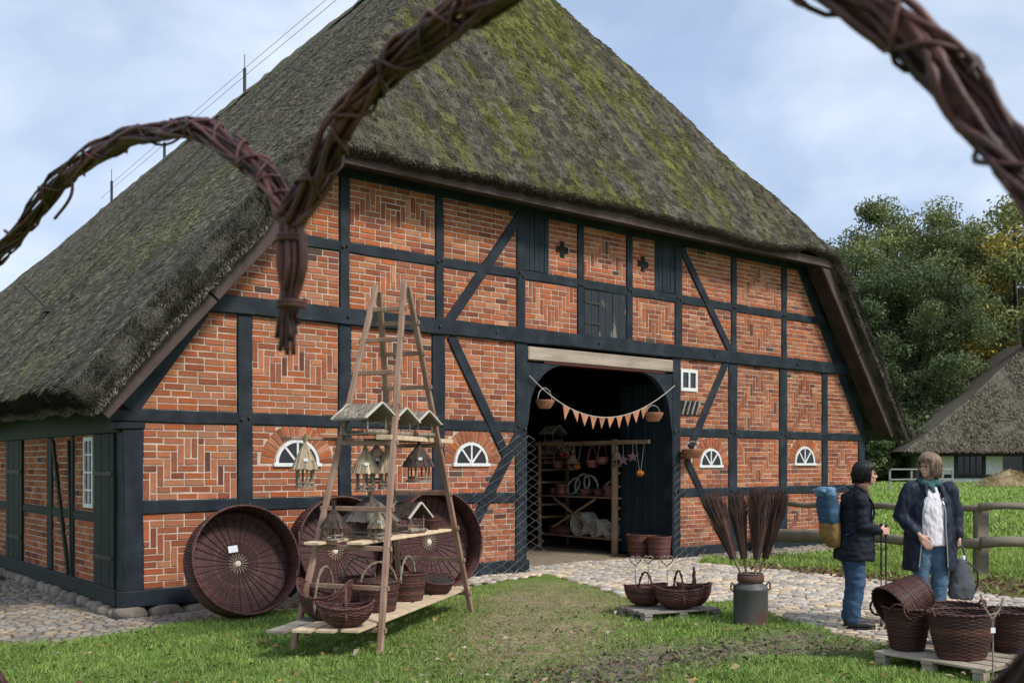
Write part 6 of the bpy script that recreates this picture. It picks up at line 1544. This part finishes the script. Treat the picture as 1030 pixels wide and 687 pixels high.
b = MB(); cap(b, (.055, -.05, 1.41), (.055, .05, 1.41), .058, .058); cap(b, (.10, -.03, 1.37), (.125, -.02, 1.22), .030, .022); cap(b, (.09, .04, 1.37), (.14, .03, 1.27), .026, .02)
blob(b, 'scarf', mat('rust_scarf', (0.20, 0.085, 0.055), (0.10, 0.06, 0.05), scale=40, rough=.9, bump=.3), p1, .008, 3, .008, 22)
b = MB()
for a, k, f in LEG1: cap(b, (a[0], a[1], .80), k, .108, .078); cap(b, k, (f[0] + .005, f[1], .10), .078, .066)
ell(b, (-.03, 0, .82), (.15, .18, .11)); blob(b, 'jeans', m_jean, p1, .010, 4, .012, 8, seed=5, stretch=(1, 1, 1.8))
shoe(p1, (-.02, -.095, .0), R(-6)); shoe(p1, (.005, .10, .0), R(4))
bp = thing('backpack', 'blue roll-top backpack with mustard bottom on the dark-haired woman\'s back', 'backpack', (wx, wy, z0 + .72), rot=(0, R(-3), 0))
b = MB()
loft(b, [(.345, .098, .140, -.238, 0), (.36, .102, .144, -.240, 0), (.46, .106, .150, -.246, 0), (.57, .106, .154, -.250, 0), (.65, .096, .154, -.248, 0), (.69, .06, .14, -.245, 0)])
for sg_ in (-1, 1): ell(b, (-.25, sg_ * .135, .42), (.055, .035, .09))
ell(b, (-.325, 0, .50), (.035, .09, .10))
blob(b, 'body', mat('petrol_fabric', (0.022, 0.062, 0.115), (0.035, 0.085, 0.145), scale=8, rough=.75, bump=.15), bp, .010, 4, .008, 10)
b = MB()
loft(b, [(.10, .045, .09, -.205, 0), (.12, .068, .115, -.210, 0), (.19, .088, .133, -.224, 0), (.28, .099, .141, -.234, 0), (.345, .104, .146, -.240, 0), (.36, .09, .13, -.240, 0)])
ell(b, (-.31, 0, .25), (.032, .09, .075))
blob(b, 'lower_pocket', mat('mustard_fabric', (0.27, 0.155, 0.045), (0.20, 0.11, 0.032), scale=8, rough=.8, bump=.15), bp, .010, 4, .006, 10)
b = MB(); loft(b, [(.62, .103, .157, -.250, 0), (.66, .104, .160, -.252, 0), (.695, .088, .160, -.262, 0), (.712, .05, .15, -.275, 0)]); cap(b, (-.335, -.155, .675), (-.335, .155, .675), .022, .022)
blob(b, 'roll_top', mat('light_blue_fabric', (0.085, 0.17, 0.26), (0.12, 0.22, 0.32), scale=8, rough=.75, bump=.15), bp, .008, 3, .006, 14)
for sg_ in (-1, 1):
    P = smooth_path([(-.19, sg_ * .11, .68), (-.04, sg_ * .13, .71), (.085, sg_ * .145, .62), (.155, sg_ * .15, .48), (.10, sg_ * .195, .34), (-.14, sg_ * .15, .22)], 6); s_ = MB()
    G = np.array([[tuple(p + Vector((0, sg_ * .012, .012)) + Vector((0, 1, 0)) * q) for q in (-.026, .026)] for p in P]); s_.grid(G); s_.grid(G[:, ::-1] + np.array([0, 0, -.006])); s_.build('strap', mat('petrol_strap', (0.03, 0.08, 0.14), rough=.8), bp)
for lab, dx, dy in (('walking pole nearer the camera in the dark-haired woman\'s hand', .262, -.135), ('walking pole farther from the camera in the dark-haired woman\'s hand', .285, .055)):
    t = thing('walking_pole', lab, 'walking pole', (wx + dx, wy + dy, 0)); MB().tube([(0, 0, .02), (0, 0, .55)], .006, 7).build('lower_shaft', m_iron, t); MB().tube([(0, 0, .54), (0, 0, .95)], .009, 7).build('upper_shaft', m_shoe, t); MB().tube([(0, 0, .94), (0, 0, 1.06)], [.014, .017], 8).build('grip', m_shoe, t); MB().lathe([(.004, 0), (.016, .01), (.016, .04), (.006, .06)], 8).build('tip', m_shoe, t)

# --- woman on the right, facing us, head turned to the other
D2 = 10.1; wx2 = (935 - CX) * D2 / F; wy2 = D2
p2 = thing('person', 'woman with brown bob in long open navy coat, white blouse and jeans, head turned aside', 'person', (wx2, wy2, z0))
hc = (-.015, -.01, 1.625)
b = MB(); Mh = head(b, hc, R(-150), 1.04)
cap(b, (0, .02, 1.42), (-.005, .0, 1.55), .052, .05); cap(b, (0, .02, .90), (0, .02, 1.30), .085, .085); ell(b, (0, 0, .88), (.12, .10, .12)); cap(b, (-.15, .01, 1.37), (.15, .01, 1.37), .03, .03)
LEG2 = [((-.085, 0, .88), (-.095, -.02, .48), (-.095, .0, .09)), ((.085, 0, .88), (.09, -.03, .48), (.085, -.01, .09))]
for a, k, f in LEG2: cap(b, a, k, .082, .054); cap(b, k, f, .050, .036); cap(b, f, (f[0], f[1] - .09, .04), .035, .03)
ARM2 = [((-.19, 0, 1.39), (-.285, .03, 1.12), (-.175, -.15, .945)), ((.19, 0, 1.39), (.275, .04, 1.12), (.285, -.02, .93))]
for a, e_, w_ in ARM2: cap(b, a, e_, .034, .030); cap(b, e_, w_, .030, .026)
hand(b, (-.165, -.178, .93), (.62, -.08, -.78), (.15, .95, -.1), (.75, -.1, .62), curl=.28); hand(b, (.286, -.022, .925), (.02, -.02, -1), (-.9, .1, 0), (-.1, -1, 0), curl=.95, grip=True)
blob(b, 'body', m_skin, p2, .0055, 3); face_bits(p2, Mh, True)
b = MB(); H = Vector(hc); fd = Vector((math.cos(R(-150)), math.sin(R(-150)), 0)); sdv = Vector((-fd.y, fd.x, 0))
def hp_(f_, s_, z_): return H + fd * f_ + sdv * s_ + Vector((0, 0, z_))
for f_, z_, rx, ry, rz_ in ((-.028, .048, .100, .090, .085), (-.052, .0, .076, .086, .095)): ell(b, tuple(hp_(f_, 0, z_)), (rx, ry, rz_), R(-150))
hr = blob(b, 'hair', m_hairg, p2, .008, 3, .004, 30, stretch=(1, 1, .3)); strands(hr, Mh, [(.17, .105, .068), (.26, .18, .125), (.12, .075, .05), (.32, .25, .19)], 900, -.080, .85, 4, .045, -.02, 1.03)
b = MB()
loft(b, [(.825, .165, .142, 0, -.012), (.84, .178, .150, 0, -.012), (.95, .172, .148, 0, -.012), (1.08, .165, .146, 0, -.012), (1.22, .170, .142, 0, -.012), (1.33, .160, .118, 0, -.010), (1.40, .12, .09, 0, 0), (1.44, .07, .065, 0, .0)])
blob(b, 'blouse', m_blouse, p2, .008, 3, .009, 11, seed=4, stretch=(1.6, 1, .8))
bt = MB()
for z in (1.30, 1.2, 1.1, 1.0, .92): bt.lathe([(.006, -.0), (.006, .004)], 8, Matrix.Translation((.004, -.148 + (1.2 - z) * .02 + (.02 if z > 1.25 else 0), z)) @ Matrix.Rotation(R(90), 4, 'X'))
bt.build('buttons', mat('button', (0.5, .45, .45), rough=.4), p2)
def ringcoat(b, rows):
    for z, rx, ry, rzz in rows: ell(b, (0, .01, z), (rx, ry, rzz))
b = MB(); loft(b, [(.57, .262, .185, 0, .01), (.60, .270, .192, 0, .01), (.72, .265, .19, 0, .01), (.86, .255, .182, 0, .01), (1.0, .240, .176, 0, .008), (1.14, .225, .170, 0, .006), (1.28, .215, .155, 0, .004), (1.37, .18, .12, 0, .01), (1.43, .12, .095, 0, .015), (1.47, .085, .08, 0, .02)])
cap(b, (-.165, .01, 1.375), (.165, .01, 1.375), .080, .080)
for a, e_, w_ in ARM2: cap(b, a, e_, .092, .080); cap(b, e_, w_, .078, .052)
def open_front(c, n):
    x0 = -.012 + (1.4 - c.z) * -.02; h_ = .052 + .060 * max(0, min(1, (1.42 - c.z) / .25)) + .03 * max(0, min(1, (1.0 - c.z) / .4))
    if c.z < .575: return True
    return c.y < -.03 and abs(c.x - x0) < h_ and c.z < 1.47 and not (c.x < -.13 and c.z < 1.05 and c.y < -.19)
blob(b, 'coat', m_navy2, p2, .009, 3, .015, 7, cut=open_front, seed=9, stretch=(1.5, 1.5, .8))
b = MB()
for sg_ in (-1, 1): cap(b, (sg_ * .085, .03, 1.475), (sg_ * .075, -.085, 1.42), .030, .026); cap(b, (sg_ * .075, -.085, 1.42), (sg_ * .09, -.13, 1.33), .026, .014)
cap(b, (-.085, .05, 1.48), (.085, .05, 1.48), .032, .032); blob(b, 'collar', m_navy2, p2, .008, 3, .005, 16)
for sg_ in (-1, 1): MB().beam((sg_ * .19, -.150, .92), (sg_ * .235, -.105, .80), .012, .02, (0, 1, 0), None, .004).build('pocket_flap', m_navy2, p2)
zz_ = np.linspace(1.36, .62, 14)
for sg_ in (-1, 1):
    P = []
    for z in zz_:
        h_ = .052 + .060 * max(0, min(1, (1.42 - z) / .25)) + .03 * max(0, min(1, (1.0 - z) / .4)); P.append((-.012 + (1.4 - z) * -.02 + sg_ * (h_ + .004), -.135 - .03 * math.sin((1.4 - z) * 2.6) + (.03 if z > 1.3 else 0), z))
    MB().tube(P, .006, 5).build('zip', mat('zip_metal', (0.38, 0.38, 0.40), rough=.4, metal=.6, bump=0), p2)
b = MB(); cap(b, (-.065, -.05, 1.455), (.055, -.055, 1.45), .042, .042); cap(b, (-.06, .04, 1.47), (.06, .04, 1.47), .045, .045); cap(b, (-.075, -.02, 1.46), (-.07, .05, 1.47), .04, .04); cap(b, (.07, -.02, 1.46), (.07, .05, 1.47), .04, .04); cap(b, (-.02, -.085, 1.43), (.0, -.105, 1.37), .034, .018)
blob(b, 'scarf', mat('teal_scarf', (0.02, 0.075, 0.085), (0.05, 0.12, 0.11), scale=40, rough=.9, bump=.3), p2, .008, 3, .008, 22)
b = MB()
for a, k, f in LEG2: cap(b, (a[0], a[1], .86), k, .105, .080); cap(b, k, (f[0], f[1], .10), .080, .075)
ell(b, (0, 0, .88), (.175, .14, .11)); blob(b, 'jeans', m_jean2, p2, .010, 4, .012, 8, seed=7, stretch=(1, 1, 1.8))
shoe(p2, (-.095, -.03, 0), R(-95)); shoe(p2, (.09, -.04, 0), R(-84))
bg_ = thing('grey_bag', 'slouchy grey backpack hanging from the hand of the woman in the long coat', 'bag', (wx2 + .30, wy2 - .03, z0 + .30))
b = MB()
loft(b, [(-.02, .10, .06, .012, 0), (.0, .125, .08, .012, 0), (.10, .135, .09, .012, 0), (.20, .122, .085, .012, 0), (.30, .092, .065, .01, 0), (.37, .06, .045, .005, 0), (.39, .04, .03, .005, 0)])
m_bag = mat('grey_canvas', (0.085, 0.090, 0.10), (0.06, 0.063, 0.07), scale=8, rough=.9, bump=.2); blob(b, 'body', m_bag, bg_, .010, 4, .010, 10)
MB().tube(smooth_path([(-.05, 0, .37), (-.035, 0, .48), (0, .0, .52), (.03, 0, .48), (.06, 0, .37)], 6), .011, 6).build('strap', m_bag, bg_)
MB().tube(smooth_path([(.06, -.03, .36), (.15, -.03, .27), (.165, -.02, .14), (.12, -.02, .03)], 6), .010, 6).build('strap', m_shoe, bg_)
MB().lathe([(.018, .0), (.02, .02), (.018, .04)], 10, Matrix.Translation((.02, -.02, .385))).build('buckle', m_paper, bg_)
# ------------------------------------------------------------------ grass, weeds, fallen leaves
def blades(name, n, xr, yr, hr, wr, pal, seed, near=True, mudk=.9, dryk=.6):
    r = np.random.default_rng(seed)
    y = 1 / r.uniform(1 / yr[1], 1 / yr[0], n); x = (r.uniform(-60, 1090, n) - CX) * y / F
    ok = (x > xr[0]) & (x < xr[1]) & ~pave_mask(x, y)
    U, S = hloc(x, y); ok &= ~((U > -.15) & (U < HW + .15) & (S > -.12) & (S < 31))
    md = soft(P_MUD, x, y, .3); dr = soft(P_DRY, x, y, .5); li = soft(P_LITTER, x, y, .15)
    pn = fbm(x * 1.1, y * 1.1, 77); pf = fbm(x * 4, y * 4, 78)
    ok &= r.random(n) > mudk * np.clip(md * (.55 + 1.0 * fbm(x * 1.3, y * 1.3, 21)), 0, 1); ok &= r.random(n) > dryk * np.clip(dr * (.45 + .9 * pn), 0, 1); ok &= r.random(n) > .8 * li
    x, y, md, dr, pn, pf = (a[ok] for a in (x, y, md, dr, pn, pf)); n = len(x)
    z = gz(x, y) + (fbm(x * 2.2, y * 2.2, 3) - .5) * .05 * (y < 21) - .012
    h = r.uniform(*hr, n) * (.35 + 1.3 * pf) * (1 - .45 * np.clip(dr + md, 0, 1)); wd = r.uniform(*wr, n); a = r.uniform(0, 2 * PI, n); ln = r.uniform(.15, .9, n) * h; la = r.uniform(0, 2 * PI, n)
    P = np.stack([x, y, z], -1); sd_ = np.stack([np.cos(a), np.sin(a) * .6, 0 * a], -1) * (wd / 2)[:, None]
    m1 = P + np.stack([np.cos(la) * ln * .35, np.sin(la) * ln * .35, h * .62], -1); tp = P + np.stack([np.cos(la) * ln, np.sin(la) * ln, h], -1)
    V = np.stack([P - sd_, P + sd_, m1 + sd_ * .8, m1 - sd_ * .8, tp], 1).reshape(-1, 3); i0 = np.arange(n) * 5
    Fq = np.concatenate([np.stack([i0, i0 + 1, i0 + 2], -1), np.stack([i0, i0 + 2, i0 + 3], -1), np.stack([i0 + 3, i0 + 2, i0 + 4], -1)])
    pal = np.array(pal); c = pal[r.integers(0, len(pal), n)] * (r.uniform(.6, 1.35, n) * (.7 + .6 * pn))[:, None]
    dw = np.clip(dr * .6 + md * .5, 0, 1)[:, None] * (r.random(n) < .7)[:, None]; c = c * (1 - dw) + np.array([.25, .20, .09]) * r.uniform(.6, 1.3, n)[:, None] * dw
    return V, Fq, np.concatenate([c, c, c])
m_grass = mat('grass_blades', (0.9, .9, .9), (1.1, 1.1, 1.1), scale=3, rough=.6, bump=0, attr=True, spec=.25, trans=.2)
GP = [(.20, .31, .055), (.25, .36, .075), (.14, .25, .042), (.32, .38, .12), (.23, .31, .08)]
GF = [(.22, .32, .055), (.27, .37, .08), (.17, .28, .045), (.32, .37, .12)]
for nm, args in (('lawn_grass', (230000, (-7, 8), (6.9, 13.5), (.03, .075), (.005, .010), GP, 1)), ('meadow_grass', (90000, (3, 14), (12.5, 20), (.04, .11), (.010, .02), GF, 2)), ('field_grass', (60000, (5, 40), (19, 52), (.06, .15), (.03, .06), GF, 3))):
    V, Fq, c = blades(nm, *args); tag(link(nm, fast_mesh(nm, V, Fq, 3, c, m_grass)), 'green grass growing on the %s' % {'lawn_grass': 'lawn in front of the house', 'meadow_grass': 'strip behind the paved path', 'field_grass': 'field beyond the fence'}[nm], 'grass', None, 'stuff')
def flat_leaves(name, n, px, pal, size, seed, lift, poly=None, label='', lobes=False):
    r = np.random.default_rng(seed); y = 1 / r.uniform(1 / px[3], 1 / px[2], n); x = (r.uniform(px[0], px[1], n) - CX) * y / F
    if poly is not None: ok = soft(poly, x, y, .25) > r.random(n) * .9
    else: ok = ~(inpoly(x, y, P_STRIP) | (inpoly(x, y, P_PATH) & (r.random(n) < .85)))
    U, S = hloc(x, y); ok &= ~((U > -.1) & (S > -.1)); x, y = x[ok], y[ok]; n = len(x)
    z = gz(x, y) + (fbm(x * 2.2, y * 2.2, 3) - .5) * .05 + r.uniform(*lift, n); a = r.uniform(0, 2 * PI, n); s = r.uniform(*size, n)
    t1 = np.stack([np.cos(a), np.sin(a), r.normal(0, .35, n)], -1) * s[:, None]; t2 = np.stack([-np.sin(a), np.cos(a), r.normal(0, .35, n)], -1) * s[:, None] * .6
    P = np.stack([x, y, z], -1); up = np.array([0, 0, 1.0]) * (s * r.uniform(.1, .5, n))[:, None]
    V = np.stack([P - t1, P - t2 + up, P + t1, P + t2 + up, P], 1).reshape(-1, 3); i0 = np.arange(n) * 5
    Fq = np.concatenate([np.stack([i0, i0 + 1, i0 + 4], -1), np.stack([i0 + 1, i0 + 2, i0 + 4], -1), np.stack([i0 + 2, i0 + 3, i0 + 4], -1), np.stack([i0 + 3, i0, i0 + 4], -1)])
    pal = np.array(pal); c = pal[r.integers(0, len(pal), n)] * r.uniform(.6, 1.3, n)[:, None]
    tag(link(name, fast_mesh(name, V, Fq, 3, np.concatenate([c] * 4), m_grass)), label, 'leaves', None, 'stuff')
flat_leaves('lawn_weeds', 5000, (0, 900, 7.0, 11.5), [(.09, .18, .03), (.13, .22, .05), (.16, .22, .07)], (.012, .028), 5, (.015, .05), None, 'clover and small weeds in the lawn')
flat_leaves('fallen_leaves', 260, (0, 1030, 7.0, 12), [(.30, .18, .08), (.42, .30, .16), (.20, .10, .05), (.45, .38, .28), (.38, .22, .05)], (.02, .045), 6, (.03, .06), None, 'scattered brown and yellow leaves fallen on the lawn')
flat_leaves('leaf_litter', 2600, (740, 1100, 11.5, 17), [(.16, .09, .05), (.22, .13, .07), (.12, .07, .045), (.26, .17, .10)], (.03, .06), 7, (.0, .05), P_LITTER, 'brown leaf litter along the far edge of the path')
flat_leaves('mud_clods', 2500, (480, 920, 7.2, 10.5), [(.14, .11, .085), (.20, .155, .12), (.09, .07, .055)], (.012, .035), 8, (-.01, .02), P_MUD, 'crumbly dark mud churned up in the lawn')
